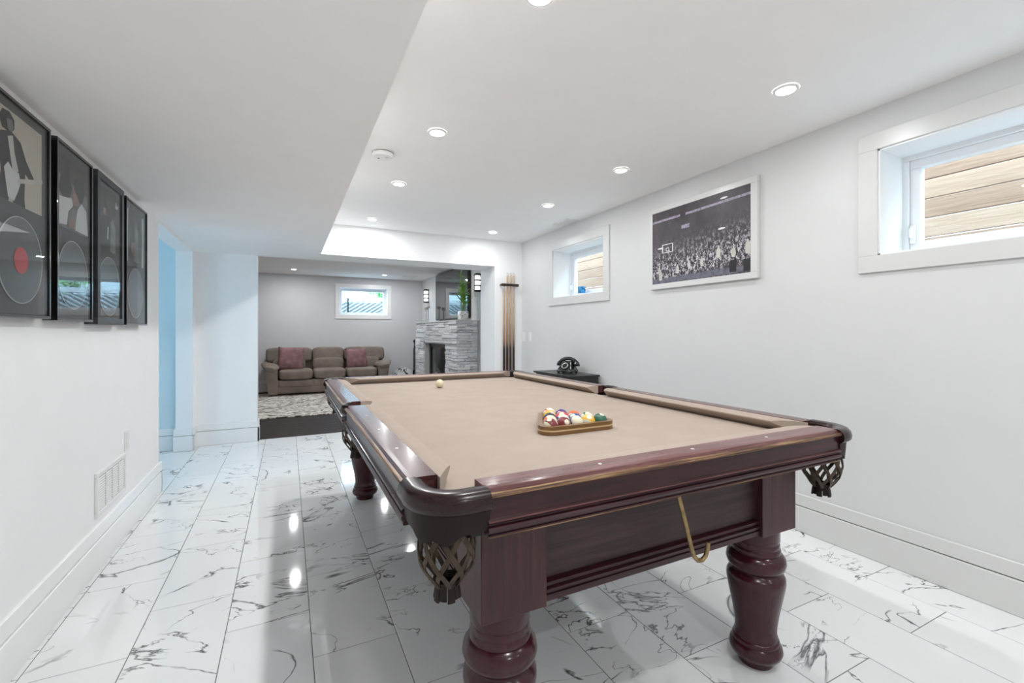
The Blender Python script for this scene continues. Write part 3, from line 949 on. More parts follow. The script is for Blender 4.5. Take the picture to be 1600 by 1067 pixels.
# pockets
def pocket(path, centre, ws):
    """path: list of plan points (outer line) with inward normals"""
    capw, depth = 0.052, 0.056
    prof = [(0.002, ZR - 0.043), (-0.006, ZR - 0.036), (-0.008, ZR - 0.024), (-0.004, ZR - 0.010), (0.004, ZR - 0.001), (0.014, ZR + 0.0025), (0.034, ZR + 0.002), (0.046, ZR - 0.001),
            (0.051, ZR - 0.008), (0.051, ZR - 0.040), (0.030, ZR - 0.052)]
    g = G()
    g.loft([[(px + nx * u, py + ny * u, z) for u, z in [(u_ * ws if u_ > 0 else u_, z_) for u_, z_ in prof]] for (px, py), (nx, ny) in path])
    cap = g.obj('pocket_casting', 'mahogany_cap', table, smooth=True, auto=0.9)
    # black liner wall
    g = G()
    inner = [((px + nx * 0.0535 * ws, py + ny * 0.0535 * ws)) for (px, py), (nx, ny) in path]
    g.loft([[(x, y, ZR - 0.012) for x, y in inner], [(x, y, ZR - 0.115) for x, y in inner]], closed=False)
    g.obj('pocket_liner', 'liner_black', cap)
    # leather shield with scalloped hem
    n = len(path)
    rings = []
    for i, ((px, py), (nx, ny)) in enumerate(path):
        t = i / (n - 1)
        w = math.sin(math.pi * t)
        hem = ZR - 0.080 - 0.026 * (w ** 0.8) - 0.006 * math.cos(6 * math.pi * t)
        o1, o2 = 0.004 + 0.004 * w, 0.010 + 0.004 * w
        top = ZR - 0.038
        rings.append([(px + nx * o1, py + ny * o1, top), (px + nx * (o1 + 0.006), py + ny * (o1 + 0.006), top), (px + nx * (o2 + 0.007), py + ny * (o2 + 0.007), hem), (px + nx * o2, py + ny * o2, hem)])
    g = G(); g.loft(rings)
    g.obj('leather_shield', 'leather', cap, smooth=True, auto=0.8)
    # woven basket
    cx, cy = centre
    g = G()
    zt, zb = ZR - 0.092, ZR - 0.220
    def rad(t):
        return 0.056 + 0.007 * math.sin(min(1, t * 1.3) * math.pi) - 0.030 * max(0, (t - 0.5) / 0.5) ** 1.8
    ns, nt_ = 8, 12
    for k in range(ns):
        for sg in (-1, 1):
            ctr = []
            for i in range(nt_ + 1):
                t = i / nt_
                a = 2 * math.pi * (k + 0.25) / ns + sg * t * 1.25
                r = rad(t) + sg * 0.0014
                ctr.append((Vector((cx + r * math.cos(a), cy + r * math.sin(a), zt + (zb - zt) * t)), Vector((math.cos(a), math.sin(a), 0)), t))
            rings_ = []
            for i, (p, nr, t) in enumerate(ctr):
                tg = (ctr[min(i + 1, nt_)][0] - ctr[max(i - 1, 0)][0]).normalized()
                sdv = nr.cross(tg).normalized()
                wv = 0.0058 - 0.0010 * t
                rings_.append([tuple(p + sdv * wv + nr * 0.0013), tuple(p - sdv * wv + nr * 0.0013), tuple(p - sdv * wv - nr * 0.0013), tuple(p + sdv * wv - nr * 0.0013)])
            g.loft(rings_)
    g.lathe([(rad(0) - 0.003, zt + 0.008), (rad(0) + 0.003, zt + 0.008), (rad(0) + 0.003, zt - 0.006), (rad(0) - 0.003, zt - 0.006)], (cx, cy, 0), 24, caps=False)
    net = g.obj('net_basket', 'net_leather', cap)
    g = G()
    for k in range(10):
        a0, a1 = 2 * math.pi * (k + 0.04) / 10, 2 * math.pi * (k + 0.96) / 10
        rows = []
        for r, z in ((0.032, zb + 0.012), (0.027, zb - 0.002), (0.029, zb - 0.014), (0.031, zb - 0.026 - 0.005 * (k % 2))):
            rows.append([(cx + r * math.cos(a), cy + r * math.sin(a), z) for a in (a0, (a0 + a1) / 2, a1)] +
                        [(cx + (r - 0.004) * math.cos(a), cy + (r - 0.004) * math.sin(a), z) for a in (a1, (a0 + a1) / 2, a0)])
        g.loft(rows)
    g.lathe([(0.0005, zb), (0.025, zb)], (cx, cy, 0), 12)
    g.obj('leather_tail', 'leather', cap)
wood('mahogany_cap', (0.016, 0.005, 0.0055), (0.021, 0.0068, 0.0072), 0, 0.26, 0.1, bump=0.015, spec=0.3)

def corner_path(sx, sy):
    ox, oy = (X0 if sx > 0 else X1), (Y0 if sy > 0 else Y1)
    R = 0.105
    CS = CSL if sx > 0 else CSR
    loc = [((0.0, CSY + 0.004), (1, 0)), ((0.0, (CSY + R) / 2), (1, 0))]
    for i in range(13):
        a = math.pi + (hp) * i / 12
        loc.append(((R + R * math.cos(a), R + R * math.sin(a)), (-math.cos(a), -math.sin(a))))
    loc += [(((CS + R) / 2, 0.0), (0, 1)), ((CS + 0.004, 0.0), (0, 1))]
    return [((ox + sx * p[0], oy + sy * p[1]), (sx * n_[0], sy * n_[1])) for p, n_ in loc], (ox + sx * PC, oy + sy * PC)
for sx in (1, -1):
    for sy in (1, -1):
        p, c_ = corner_path(sx, sy)
        pocket(p, c_, 1.0)
for sx in (1, -1):
    ox = X0 if sx > 0 else X1
    loc = []
    for i in range(15):
        a = -1.25 + 2.5 * i / 14
        loc.append(((0.058 - 0.066 * math.cos(a), 0.0705 * math.sin(a)), (math.cos(a), -math.sin(a))))
    path = [((ox + sx * p[0], YM + p[1]), (sx * n_[0], n_[1])) for p, n_ in loc]
    pocket(path, (ox + sx * 0.062, YM), 0.42)

# legs and corner blocks
LEGS = [(0.497, 1.070), (1.522, 1.070), (0.497, 3.372), (1.522, 3.372)]
LEG_PROF = [(0.0005, 0.0), (0.062, 0.0), (0.066, 0.006), (0.068, 0.024), (0.080, 0.029), (0.092, 0.038), (0.0975, 0.052), (0.094, 0.068), (0.084, 0.078), (0.086, 0.084), (0.084, 0.091),
            (0.079, 0.095), (0.080, 0.101), (0.0775, 0.108), (0.0755, 0.120), (0.078, 0.150), (0.086, 0.195), (0.096, 0.240), (0.104, 0.278), (0.1075, 0.300), (0.1065, 0.316), (0.099, 0.328), (0.090, 0.333),
            (0.088, 0.338), (0.092, 0.341), (0.104, 0.352), (0.1095, 0.369), (0.106, 0.386), (0.096, 0.398), (0.088, 0.403), (0.090, 0.408), (0.089, 0.418), (0.085, 0.424), (0.0865, 0.430), (0.0855, 0.440), (0.084, 0.444), (0.087, 0.450), (0.087, 0.496)]
BW = 0.090
for lx, ly in LEGS:
    g = G(); g.lathe([(r * 0.90, z) for r, z in LEG_PROF], (lx, ly, 0), 48)
    g.obj('leg', 'mahogany_leg' if 'mahogany_leg' in MATS else 'mahogany_z', table, smooth=True, auto=0.7)
    g = G(); g.box((lx - BW, ly - BW, 0.495), (lx + BW, ly + BW, 0.775), 0.002)
    g.obj('corner_block', 'mahogany_block', table)
# cabinet panels
def panel(side):
    if side in ('near', 'far'):
        s0, s1 = LEGS[0][0] + BW, LEGS[1][0] - BW
        yy = LEGS[0][1] - BW if side == 'near' else LEGS[2][1] + BW
        sg = 1 if side == 'near' else -1
        fn = lambda s, u, z: (s, yy + sg * u, z)
        along = 'x'
    else:
        s0, s1 = LEGS[0][1] + BW, LEGS[2][1] - BW
        xx = LEGS[0][0] - BW if side == 'left' else LEGS[1][0] + BW
        sg = 1 if side == 'left' else -1
        fn = lambda s, u, z: (xx + sg * u, s, z)
        along = 'y'
    g = G(); g.prism([(0.030, 0.50), (0.030, 0.78), (0.055, 0.78), (0.055, 0.50)], lambda u, z, s: fn(s, u, z), s0, s1)
    p = g.obj('side_panel', 'mahogany_panel_' + along, table)
    mould = [(0.045, 0.500), (0.012, 0.500), (0.010, 0.502), (0.010, 0.517), (0.014, 0.519), (0.014, 0.523), (0.011, 0.525), (0.010, 0.531), (0.015, 0.534), (0.018, 0.534),
             (0.018, 0.538), (0.015, 0.540), (0.016, 0.546), (0.024, 0.550), (0.030, 0.551), (0.045, 0.551)]
    g = G(); g.prism(mould, lambda u, z, s: fn(s, u, z), s0, s1)
    g.obj('moulding', 'mahogany_' + along, p)
for s_ in ('near', 'far', 'left', 'right'):
    panel(s_)

# brass cue-rest hook under the near apron
pts = [(0.958, 0.90, 0.765), (0.960, 0.90, 0.735), (0.978, 0.90, 0.680), (0.994, 0.90, 0.629), (1.008, 0.90, 0.585), (1.018, 0.90, 0.562), (1.032, 0.90, 0.548), (1.048, 0.90, 0.545), (1.062, 0.90, 0.553), (1.070, 0.90, 0.570), (1.073, 0.90, 0.590)]
g = G(); g.tube(pts, 0.0062, 10)
g.obj('hook', 'brass', table, smooth=True, label='curved brass hook hanging under the end rail')

# ------------------------------------------------------------------ balls, triangle
R_B = 0.0286
def ball_mesh():
    bm = bmesh.new()
    bmesh.ops.create_uvsphere(bm, u_segments=32, v_segments=18, radius=R_B)
    for f in bm.faces: f.smooth = True
    return bm
def ball(x, y, mat, label, rot=(0, 0, 0), group=None, name='billiard_ball'):
    bm = ball_mesh()
    me = bpy.data.meshes.new(name)
    bm.to_mesh(me); bm.free()
    me.materials.append(MATS[mat])
    o = bpy.data.objects.new(name, me)
    o.location = (x, y, BED + R_B)
    o.rotation_euler = rot
    COL.objects.link(o)
    return props(o, label, 'ball', group)
ball(0.929, 2.975, 'ivory', 'cream cue ball alone on the cloth toward the far rail', name='cue_ball')
TX, TYB = 1.0, 1.402
BC = dict(yellow=(0.75, 0.40, 0.02), blue=(0.01, 0.05, 0.16), red=(0.55, 0.015, 0.03), purple=(0.06, 0.03, 0.18), orange=(0.72, 0.12, 0.02), green=(0.005, 0.10, 0.055), maroon=(0.16, 0.006, 0.012), black=(0.008, 0.008, 0.01))
ROWS = [[('maroon', 1), ('maroon', 0), ('blue', 1), ('yellow', 1), ('green', 0)],
        [('orange', 1), ('purple', 1), ('blue', 0), ('green', 1)],
        [('black', 0), ('red', 0), ('orange', 0)],
        [('yellow', 0), ('purple', 0)],
        [('red', 1)]]
ROT = {(0, 0): (0.3, 1.15, 0.5), (0, 2): (0.9, -0.5, 0.2), (0, 3): (0.5, 0.9, 1.2), (1, 0): (0.5, 0.2, 0.3), (1, 1): (0.4, -0.3, 0.9), (1, 3): (0.9, 0.5, 0.1), (4, 0): (0.4, 0.4, 0.2)}
WHERE = ['front row of the rack', 'second row of the rack', 'middle row of the rack', 'fourth row of the rack', 'far tip of the rack']
for r, row in enumerate(ROWS):
    for i, (cn, st) in enumerate(row):
        mn = 'ball_%s_%s' % (cn, 'stripe' if st else 'solid')
        if mn not in MATS: ball_mat(mn, BC[cn], st)
        x = TX + (i - (len(row) - 1) / 2) * 2 * R_B * 1.003
        yb = TYB + 0.021 + R_B + r * 2 * R_B * 0.869
        ball(x, yb, mn, '%s %s billiard ball in the %s' % (cn, 'striped' if st else 'solid', WHERE[r]),
             ROT.get((r, i), (random.uniform(-1, 1), random.uniform(0.4, 1.2), random.uniform(0, 3))), 'racked billiard balls')

tri = empty('ball_rack_triangle', (TX, TYB + 0.15, BED), 'brown wooden triangle with pale inlay stripe around the racked balls', 'ball rack')
def tri_ring(z0, z1, grow, name, mat, parent):
    # rounded triangle outline around the balls
    def outline(d, rr):
        inr = R_B + 0.0008 + d
        cs = [(TX - 4 * R_B * 1.003, TYB + 0.021 + R_B), (TX + 4 * R_B * 1.003, TYB + 0.021 + R_B), (TX, TYB + 0.021 + R_B + 8 * R_B * 0.869)]
        pts = []
        for (cx, cy), a0 in zip(cs, (math.radians(150), math.radians(270), math.radians(30))):
            for k in range(9):
                a = a0 + math.radians(120) * k / 8
                pts.append((cx + inr * math.cos(a), cy + inr * math.sin(a)))
        return pts
    inn, out = outline(0, 0), outline(0.020 + grow, 0)
    g = G()
    n = len(inn)
    vi = [[g.bm.verts.new((x, y, z)) for x, y in P] for P, z in ((inn, z0), (out, z0), (out, z1), (inn, z1))]
    for a in range(4):
        A, B_ = vi[a], vi[(a + 1) % 4]
        for i in range(n):
            j = (i + 1) % n
            g.bm.faces.new((A[i], A[j], B_[j], B_[i]))
    return g.obj(name, mat, parent)
tri_ring(BED + 0.001, BED + 0.014, 0, 'lower_frame', 'triangle_wood', tri)
tri_ring(BED + 0.014, BED + 0.0195, 0.0003, 'inlay_stripe', 'inlay_maple', tri)
tri_ring(BED + 0.0195, BED + 0.033, 0, 'upper_frame', 'triangle_wood', tri)

# ------------------------------------------------------------------ framed basketball print
by, bz0 = 2.38, 1.543
bp = empty('framed_arena_print', (XR, by, bz0), 'white framed photograph of a packed dark basketball arena between two windows', 'picture')
fy0, fy1, fz0, fz1 = 1.900, 2.862, 1.543, 2.212
iy0, iy1, iz0, iz1 = 1.948, 2.838, 1.585, 2.170
g = G()
g.box((XR - 0.030, fy0, fz0), (XR - 0.002, fy1, iz0), 0.002); g.box((XR - 0.030, fy0, iz1), (XR - 0.002, fy1, fz1), 0.002)
g.box((XR - 0.030, fy0, iz0), (XR - 0.002, iy0, iz1), 0.002); g.box((XR - 0.030, iy1, iz0), (XR - 0.002, fy1, iz1), 0.002)
g.obj('frame', 'trim_white_shaded', bp)
ic = (XR - 0.0255, (iy0 + iy1) / 2, (iz0 + iz1) / 2)
g = G(); g.box((XR - 0.026, iy0, iz0), (XR - 0.004, iy1, iz1))
pr_ = g.obj('print', 'arena_print', bp, origin=ic)
XP = XR - 0.0262
def iy(f): return iy1 + (iy0 - iy1) * f       # f from far (left in view) to near
def izf(f): return iz0 + (iz1 - iz0) * f
def flat(name, pts, mat, parent, x, th=0.0006):
    g = G(); g.loft([[(x, a, b) for a, b in pts], [(x + th, a, b) for a, b in pts]])
    return g.obj(name, mat, parent)
def quad(f0, f1, h0, h1, k=0.0):
    return [(iy(f0), izf(h0)), (iy(f1), izf(h0 + k)), (iy(f1), izf(h1 + k)), (iy(f0), izf(h1))]
flat('ribbon_board', quad(0.0, 0.33, 0.855, 0.885, 0.005), 'print_violet', pr_, XP)
flat('ribbon_board', quad(0.39, 1.0, 0.860, 0.890, 0.02), 'print_violet', pr_, XP)
flat('scoreboard', quad(0.345, 0.43, 0.69, 0.74), 'print_violet', pr_, XP)
flat('court_floor', quad(0.0, 1.0, 0.0, 0.07, 0.02), 'print_court', pr_, XP)
flat('press_table', quad(0.82, 0.88, 0.03, 0.17), 'print_black', pr_, XP - 0.0005)
flat('press_table', quad(0.94, 0.995, 0.02, 0.16), 'print_black', pr_, XP - 0.0005)
for a, b, c_, d_ in ((0.12, 0.25, 0.415, 0.425), (0.12, 0.25, 0.525, 0.535), (0.12, 0.13, 0.415, 0.535), (0.24, 0.25, 0.415, 0.535), (0.165, 0.205, 0.435, 0.443), (0.165, 0.172, 0.435, 0.48), (0.198, 0.205, 0.435, 0.48), (0.165, 0.205, 0.475, 0.483)):
    flat('backboard_line', quad(a, b, c_, d_), 'print_white', pr_, XP - 0.0005)
for a, h, k in ((0.10, 0.12, 1.0), (0.085, 0.20, 0.7), (0.72, 0.30, 1.0), (0.855, 0.27, 0.9), (0.975, 0.30, 1.1), (0.30, 0.17, 0.8), (0.43, 0.2, 0.7), (0.56, 0.22, 0.8)):
    body = [(0.018, -0.075), (0.021, -0.01), (0.016, 0.035), (0.006, 0.045), (0.008, 0.065), (0.0, 0.078), (-0.008, 0.065), (-0.006, 0.045), (-0.017, 0.03), (-0.020, -0.02), (-0.015, -0.075)]
    flat('spectator', [(iy(a + dx * k), izf(h + dy * k)) for dx, dy in body], 'ink_pale', pr_, XP - 0.0003)
for a, h in ((0.10, 0.49), (0.75, 0.57), (0.77, 0.93)):
    flat('arena_light', [(iy(a + 0.035 * math.cos(t)), izf(h + 0.012 * math.sin(t))) for t in [2 * math.pi * i / 12 for i in range(12)]], 'print_white', pr_, XP - 0.0006)

# ------------------------------------------------------------------ framed records on left wall
def record_frame(y0, y1, z0, z1, depth, fw, fmat, label, art, tilt=0):
    root = empty('framed_record', (XL, (y0 + y1) / 2, z0), label, 'picture', 'framed record displays')
    xf = XL + depth
    g = G()
    g.box((XL + 0.001, y0, z0), (xf, y1, z0 + fw), 0.0015); g.box((XL + 0.001, y0, z1 - fw), (xf, y1, z1), 0.0015)
    g.box((XL + 0.001, y0, z0 + fw), (xf, y0 + fw, z1 - fw), 0.0015); g.box((XL + 0.001, y1 - fw, z0 + fw), (xf, y1, z1 - fw), 0.0015)
    g.obj('frame', fmat, root)
    xm = xf - 0.014
    g = G(); g.box((XL + 0.002, y0 + fw, z0 + fw), (xm, y1 - fw, z1 - fw))
    board = g.obj('mat_board', 'mat_board', root)
    W, Hh = y1 - y0, z1 - z0
    def P(a, b): return (y0 + a * W, z0 + b * Hh)          # fractions, a grows away from viewer
    # photo
    pa0, pa1, pb0, pb1 = art['photo']
    flat('photo', [P(pa0, pb0), P(pa1, pb0), P(pa1, pb1), P(pa0, pb1)], art['bg'], board, xm + 0.0003)
    for k, (m_, pts) in enumerate(art['shapes']):
        flat('photo_figure', [P(pa0 + (pa1 - pa0) * a, pb0 + (pb1 - pb0) * b) for a, b in pts], m_, board, xm + 0.0010 + 0.0007 * k)
    # record
    rc, rr = P(0.5, art['rec']), 0.148
    rr = min(rr, W * 0.40)
    g = G(); g.lathe([(0.0005, 0), (rr, 0), (rr, 0.003), (0.0005, 0.003)], (xm + 0.0002, rc[0], rc[1]), 48, axis='x')
    rec = g.obj('record', 'vinyl_disc', root, smooth=True)
    g = G()
    g.tube([(xm + 0.0035, rc[0] + rr * math.cos(t), rc[1] + rr * math.sin(t)) for t in [2 * math.pi * i / 64 for i in range(65)]], 0.0018, 6)
    g.obj('record_rim', 'plastic_grey', rec)
    if art.get('label'):
        g = G(); g.lathe([(0.0005, 0), (0.046, 0), (0.046, 0.001), (0.0005, 0.001)], (xm + 0.0035, rc[0], rc[1]), 32, axis='x')
        g.obj('record_label', art['label'], rec)
    g = G(); g.box((xf - 0.006, y0 + fw, z0 + fw), (xf - 0.004, y1 - fw, z1 - fw))
    g.obj('glass', 'glass_picture', root)
guitarist = [
    ('ink_dark', [(0.02, 0.0), (0.10, 0.30), (0.04, 0.62), (0.10, 0.72), (0.30, 0.78), (0.50, 0.72), (0.62, 0.55), (0.82, 0.38), (0.76, 0.33), (0.60, 0.40), (0.58, 0.10), (0.60, 0.0), (0.34, 0.0), (0.30, 0.20), (0.24, 0.0)]),
    ('ink_dark', [(0.12, 0.76), (0.06, 0.86), (0.12, 0.96), (0.26, 0.98), (0.36, 0.92), (0.36, 0.82), (0.28, 0.75)]),
    ('ink_pale', [(0.22, 0.70), (0.32, 0.74), (0.36, 0.55), (0.44, 0.38), (0.34, 0.30), (0.28, 0.48)]),
    ('ink_white', [(0.14, 0.34), (0.22, 0.42), (0.34, 0.34), (0.44, 0.36), (0.48, 0.26), (0.42, 0.14), (0.34, 0.02), (0.22, 0.04), (0.18, 0.18)]),
    ('ink_pale', [(0.42, 0.24), (0.46, 0.30), (0.98, 0.44), (0.99, 0.40), (0.94, 0.37)]),
    ('ink_grey', [(0.20, 0.78), (0.18, 0.88), (0.28, 0.90), (0.32, 0.82), (0.27, 0.76)])]
embrace = [
    ('ink_smoke', [(0, 0.72), (1, 0.62), (1, 1), (0, 1)]),
    ('ink_dark', [(0.02, 0.50), (0.10, 0.72), (0.34, 0.74), (0.46, 0.60), (0.36, 0.44), (0.16, 0.40)]),
    ('ink_skin', [(0.46, 0.40), (0.48, 0.62), (0.62, 0.66), (0.70, 0.52), (0.60, 0.36)]),
    ('ink_dark', [(0.52, 0.60), (0.56, 0.78), (0.78, 0.80), (0.88, 0.62), (0.76, 0.44)]),
    ('ink_white', [(0.02, 0.02), (0.02, 0.40), (0.20, 0.42), (0.42, 0.46), (0.46, 0.36), (0.30, 0.24), (0.26, 0.05)]),
    ('ink_grey', [(0.28, 0.04), (0.30, 0.24), (0.50, 0.34), (0.60, 0.30), (0.52, 0.02)]),
    ('ink_white', [(0.52, 0.02), (0.60, 0.34), (0.74, 0.46), (0.92, 0.38), (0.98, 0.02)]),
    ('ink_skin', [(0.30, 0.02), (0.34, 0.16), (0.48, 0.16), (0.52, 0.04)])]
dark_stage = [
    ('ink_dark', [(0.1, 0.05), (0.12, 0.5), (0.3, 0.62), (0.42, 0.5), (0.46, 0.05)]),
    ('ink_grey', [(0.55, 0.1), (0.58, 0.55), (0.70, 0.62), (0.80, 0.5), (0.82, 0.1)]),
    ('ink_pale', [(0.40, 0.28), (0.43, 0.46), (0.47, 0.45), (0.45, 0.27)]),
    ('ink_pale', [(0.78, 0.80), (0.82, 0.90), (0.86, 0.84), (0.95, 0.86), (0.90, 0.80)]),
    ('ink_skin', [(0.20, 0.60), (0.22, 0.70), (0.32, 0.70), (0.33, 0.60)])]
posterised = [
    ('ink_pale', [(0.0, 0.0), (0.10, 0.02), (0.08, 0.5), (0.11, 0.98), (0.0, 1.0)]),
    ('ink_pale', [(0.88, 0.0), (1.0, 0.0), (1.0, 1.0), (0.90, 0.98), (0.92, 0.5)]),
    ('ink_skin', [(0.24, 0.22), (0.26, 0.38), (0.40, 0.42), (0.48, 0.30), (0.42, 0.16)]),
    ('ink_grey', [(0.40, 0.05), (0.44, 0.7), (0.56, 0.8), (0.66, 0.6), (0.64, 0.05)])]
record_frame(1.955, 2.338, 1.240, 1.968, 0.047, 0.012, 'black_gloss', 'black framed record with photo of a guitarist and red disc label', dict(photo=(0.12, 0.90, 0.53, 0.945), bg='ink_cream', shapes=guitarist, rec=0.272, label='ink_red'))
record_frame(2.392, 2.754, 1.237, 1.966, 0.047, 0.012, 'black_gloss', 'black framed record with photo of two people in white', dict(photo=(0.10, 0.92, 0.53, 0.94), bg='ink_grey', shapes=embrace, rec=0.270, label=None))
record_frame(2.797, 3.180, 1.228, 1.968, 0.052, 0.034, 'grey_frame', 'record display in wide dark grey frame, third along the wall', dict(photo=(0.10, 0.90, 0.46, 0.93), bg='ink_smoke', shapes=dark_stage, rec=0.265, label=None))
record_frame(3.243, 3.663, 1.232, 1.962, 0.047, 0.012, 'black_gloss', 'black framed record nearest the hallway opening, photo with pale ragged borders', dict(photo=(0.10, 0.90, 0.50, 0.93), bg='ink_smoke', shapes=posterised, rec=0.265, label=None))

# ------------------------------------------------------------------ wall fittings
vg = empty('wall_vent', (XL, 3.15, 0.265), 'white louvred return air grille low on the wall', 'air vent')
vy0, vy1, vz0, vz1 = 2.928, 3.372, 0.262, 0.486
g = G()
for lo, hi in (((XL, vy0, vz0), (XL + 0.014, vy1, vz0 + 0.026)), ((XL, vy0, vz1 - 0.026), (XL + 0.014, vy1, vz1)), ((XL, vy0, vz0 + 0.026), (XL + 0.014, vy0 + 0.026, vz1 - 0.026)), ((XL, vy1 - 0.026, vz0 + 0.026), (XL + 0.014, vy1, vz1 - 0.026))):
    g.box(lo, hi, 0.003)
g.obj('frame', 'plastic_white', vg)
g = G(); g.box((XL + 0.0005, vy0 + 0.02, vz0 + 0.02), (XL + 0.002, vy1 - 0.02, vz1 - 0.02)); g.obj('duct_back', 'slot_mid', vg)
for i in range(13):
    z = vz0 + 0.030 + i * 0.0128
    g = G(); g.loft([[(XL + 0.004, yy, z + 0.005), (XL + 0.0105, yy, z), (XL + 0.0115, yy, z + 0.0012), (XL + 0.005, yy, z + 0.0065)] for yy in (vy0 + 0.026, vy1 - 0.026)])
    g.obj('louvre', 'plastic_white', vg)
for i in range(1, 4):
    yy = vy0 + 0.026 + (vy1 - vy0 - 0.052) * i / 4
    g = G(); g.box((XL + 0.003, yy - 0.003, vz0 + 0.026), (XL + 0.0125, yy + 0.003, vz1 - 0.026)); g.obj('divider', 'plastic_white', vg)

def plate(name, lo, hi, axis, label, cat, parts, group=None):
    root = empty(name, [(a + b) / 2 for a, b in zip(lo, hi)], label, cat, group)
    g = G(); g.box(lo, hi, 0.002); g.obj('cover_plate', 'plastic_white', root)
    for nm, l2, h2, mt in parts:
        g = G(); g.box(l2, h2, 0.001); g.obj(nm, mt, root)
plate('power_outlet', (XL, 3.385, 0.49), (XL + 0.006, 3.455, 0.605), 'x', 'white wall outlet beside the return air grille', 'outlet',
      [('socket', (XL + 0.006, 3.403, 0.553), (XL + 0.0085, 3.437, 0.588), 'plastic_white'), ('socket', (XL + 0.006, 3.403, 0.507), (XL + 0.0085, 3.437, 0.542), 'plastic_white')])
for ya, lb in ((5.135, 'white rocker light switch nearest the cue rack corner'), (4.965, 'white rocker light switch, second from the cue rack corner')):
    plate('light_switch', (XR - 0.006, ya, 1.072), (XR, ya + 0.072, 1.190), 'x', lb, 'light switch',
          [('rocker', (XR - 0.010, ya + 0.020, 1.098), (XR - 0.006, ya + 0.052, 1.164), 'plastic_white')], 'light switches by the cue rack')

# ------------------------------------------------------------------ cue rack and cues
rk = empty('cue_rack', (2.55, YF, 0.46), 'dark wooden wall cue rack beside the lounge opening', 'cue rack')
g = G(); g.box((2.423, YF - 0.072, 1.778), (2.675, YF - 0.044, 1.812), 0.012, 3); g.obj('top_bar', 'rack_wood', rk)
for xb_ in (2.430, 2.648):
    g = G(); g.box((xb_, YF - 0.046, 1.784), (xb_ + 0.020, YF - 0.001, 1.806), 0.003); g.obj('bracket', 'rack_wood', rk)
g = G(); g.box((2.410, YF - 0.085, 0.450), (2.690, YF - 0.001, 0.480), 0.008, 2); g.obj('bottom_shelf', 'rack_wood', rk)
CUE_LBL = ['pool cue nearest the opening, its tip hidden behind the rack bar', 'pool cue second from the lounge opening, tip above the rack bar', 'pool cue third from the lounge opening, between two cues', 'pool cue nearest the room corner in the wall rack']
for i, cx in enumerate((2.481, 2.527, 2.573, 2.619)):
    zb = 0.481
    Lc = 1.47 if i else 1.30
    root = empty('pool_cue', (cx, YF - 0.022, zb), CUE_LBL[i], 'pool cue', 'cues in the wall rack')
    g = G(); g.lathe([(0.0005, zb), (0.0148, zb + 0.002), (0.0148, zb + 0.30), (0.0125, zb + 0.7), (0.0085, zb + Lc - 0.03)], (cx, YF - 0.022, 0), 16)
    g.obj('shaft', 'cue_shaft', root, smooth=True)
    g = G(); g.lathe([(0.0084, zb + Lc - 0.03), (0.0080, zb + Lc - 0.006)], (cx, YF - 0.022, 0), 14); g.obj('ferrule', 'pearl', root, smooth=True)
    g = G(); g.lathe([(0.0078, zb + Lc - 0.006), (0.007, zb + Lc), (0.0005, zb + Lc + 0.002)], (cx, YF - 0.022, 0), 14); g.obj('tip', 'slot_dark', root, smooth=True)

# ------------------------------------------------------------------ side table with telephone
st = empty('side_table', (2.55, 3.90, 0), 'black rectangular side table against the wall under the small window', 'side table')
tx0, tx1, ty0, ty1, tz = 2.375, 2.725, 3.545, 4.255, 0.774
g = G(); g.box((tx0, ty0, tz - 0.018), (tx1, ty1, tz), 0.003); g.obj('top', 'black_satin', st)
g = G(); g.box((tx0 + 0.022, ty0 + 0.022, tz - 0.16), (tx1 - 0.005, ty1 - 0.022, tz - 0.018)); g.obj('drawer_case', 'black_satin', st)
g = G(); g.box((tx0 + 0.016, ty0 + 0.06, tz - 0.145), (tx0 + 0.022, ty1 - 0.06, tz - 0.035), 0.002); dr = g.obj('drawer', 'black_satin', st)
g = G(); g.lathe([(0.004, -0.014), (0.011, -0.012), (0.011, -0.004), (0.004, 0.0)], (tx0 + 0.016, 3.90, tz - 0.09), 14, axis='x'); g.obj('knob', 'metal_black', dr, smooth=True)
for a in (tx0 + 0.024, tx1 - 0.052):
    for b in (ty0 + 0.024, ty1 - 0.064):
        g = G(); g.box((a, b, 0), (a + 0.04, b + 0.04, tz - 0.16), 0.002); g.obj('leg', 'black_satin', st)
g = G(); g.box((tx0 + 0.03, ty0 + 0.03, 0.16), (tx1 - 0.02, ty1 - 0.03, 0.178)); g.obj('shelf', 'black_satin', st)

ph = empty('rotary_telephone', (2.57, 3.885, tz), 'vintage black rotary telephone on the side table', 'telephone', rz=math.radians(-62))
pz = 0.0
def ring_rect(hx, hy, z, r=0.02, n=5, cx=0, cy=0):
    pts = []
    for (sx, sy), a0 in zip(((1, 1), (-1, 1), (-1, -1), (1, -1)), (0, hp, math.pi, 3 * hp)):
        for k in range(n + 1):
            a = a0 + hp * k / n
            pts.append((cx + sx * (hx - r) + r * math.cos(a), cy + sy * (hy - r) + r * math.sin(a), z))
    return pts
g = G(); g.loft([ring_rect(0.092, 0.075, 0.012), ring_rect(0.094, 0.078, 0.020), ring_rect(0.090, 0.074, 0.032), ring_rect(0.080, 0.064, 0.050, cy=0.004), ring_rect(0.066, 0.050, 0.085, cy=0.012), ring_rect(0.058, 0.036, 0.112, 0.018, cy=0.018), ring_rect(0.050, 0.030, 0.122, 0.018, cy=0.018)])
g.obj('body', 'black_gloss', ph, smooth=True, local=True)
for sx in (-1, 1):
    for sy in (-1, 1):
        g = G(); g.lathe([(0.010, 0.0), (0.012, 0.004), (0.010, 0.014)], (sx * 0.072, sy * 0.055, 0), 12); g.obj('foot', 'black_satin', ph, local=True)
rotd = Matrix.Translation((0, -0.046, 0.068)) @ Matrix.Rotation(math.radians(52), 4, 'X')
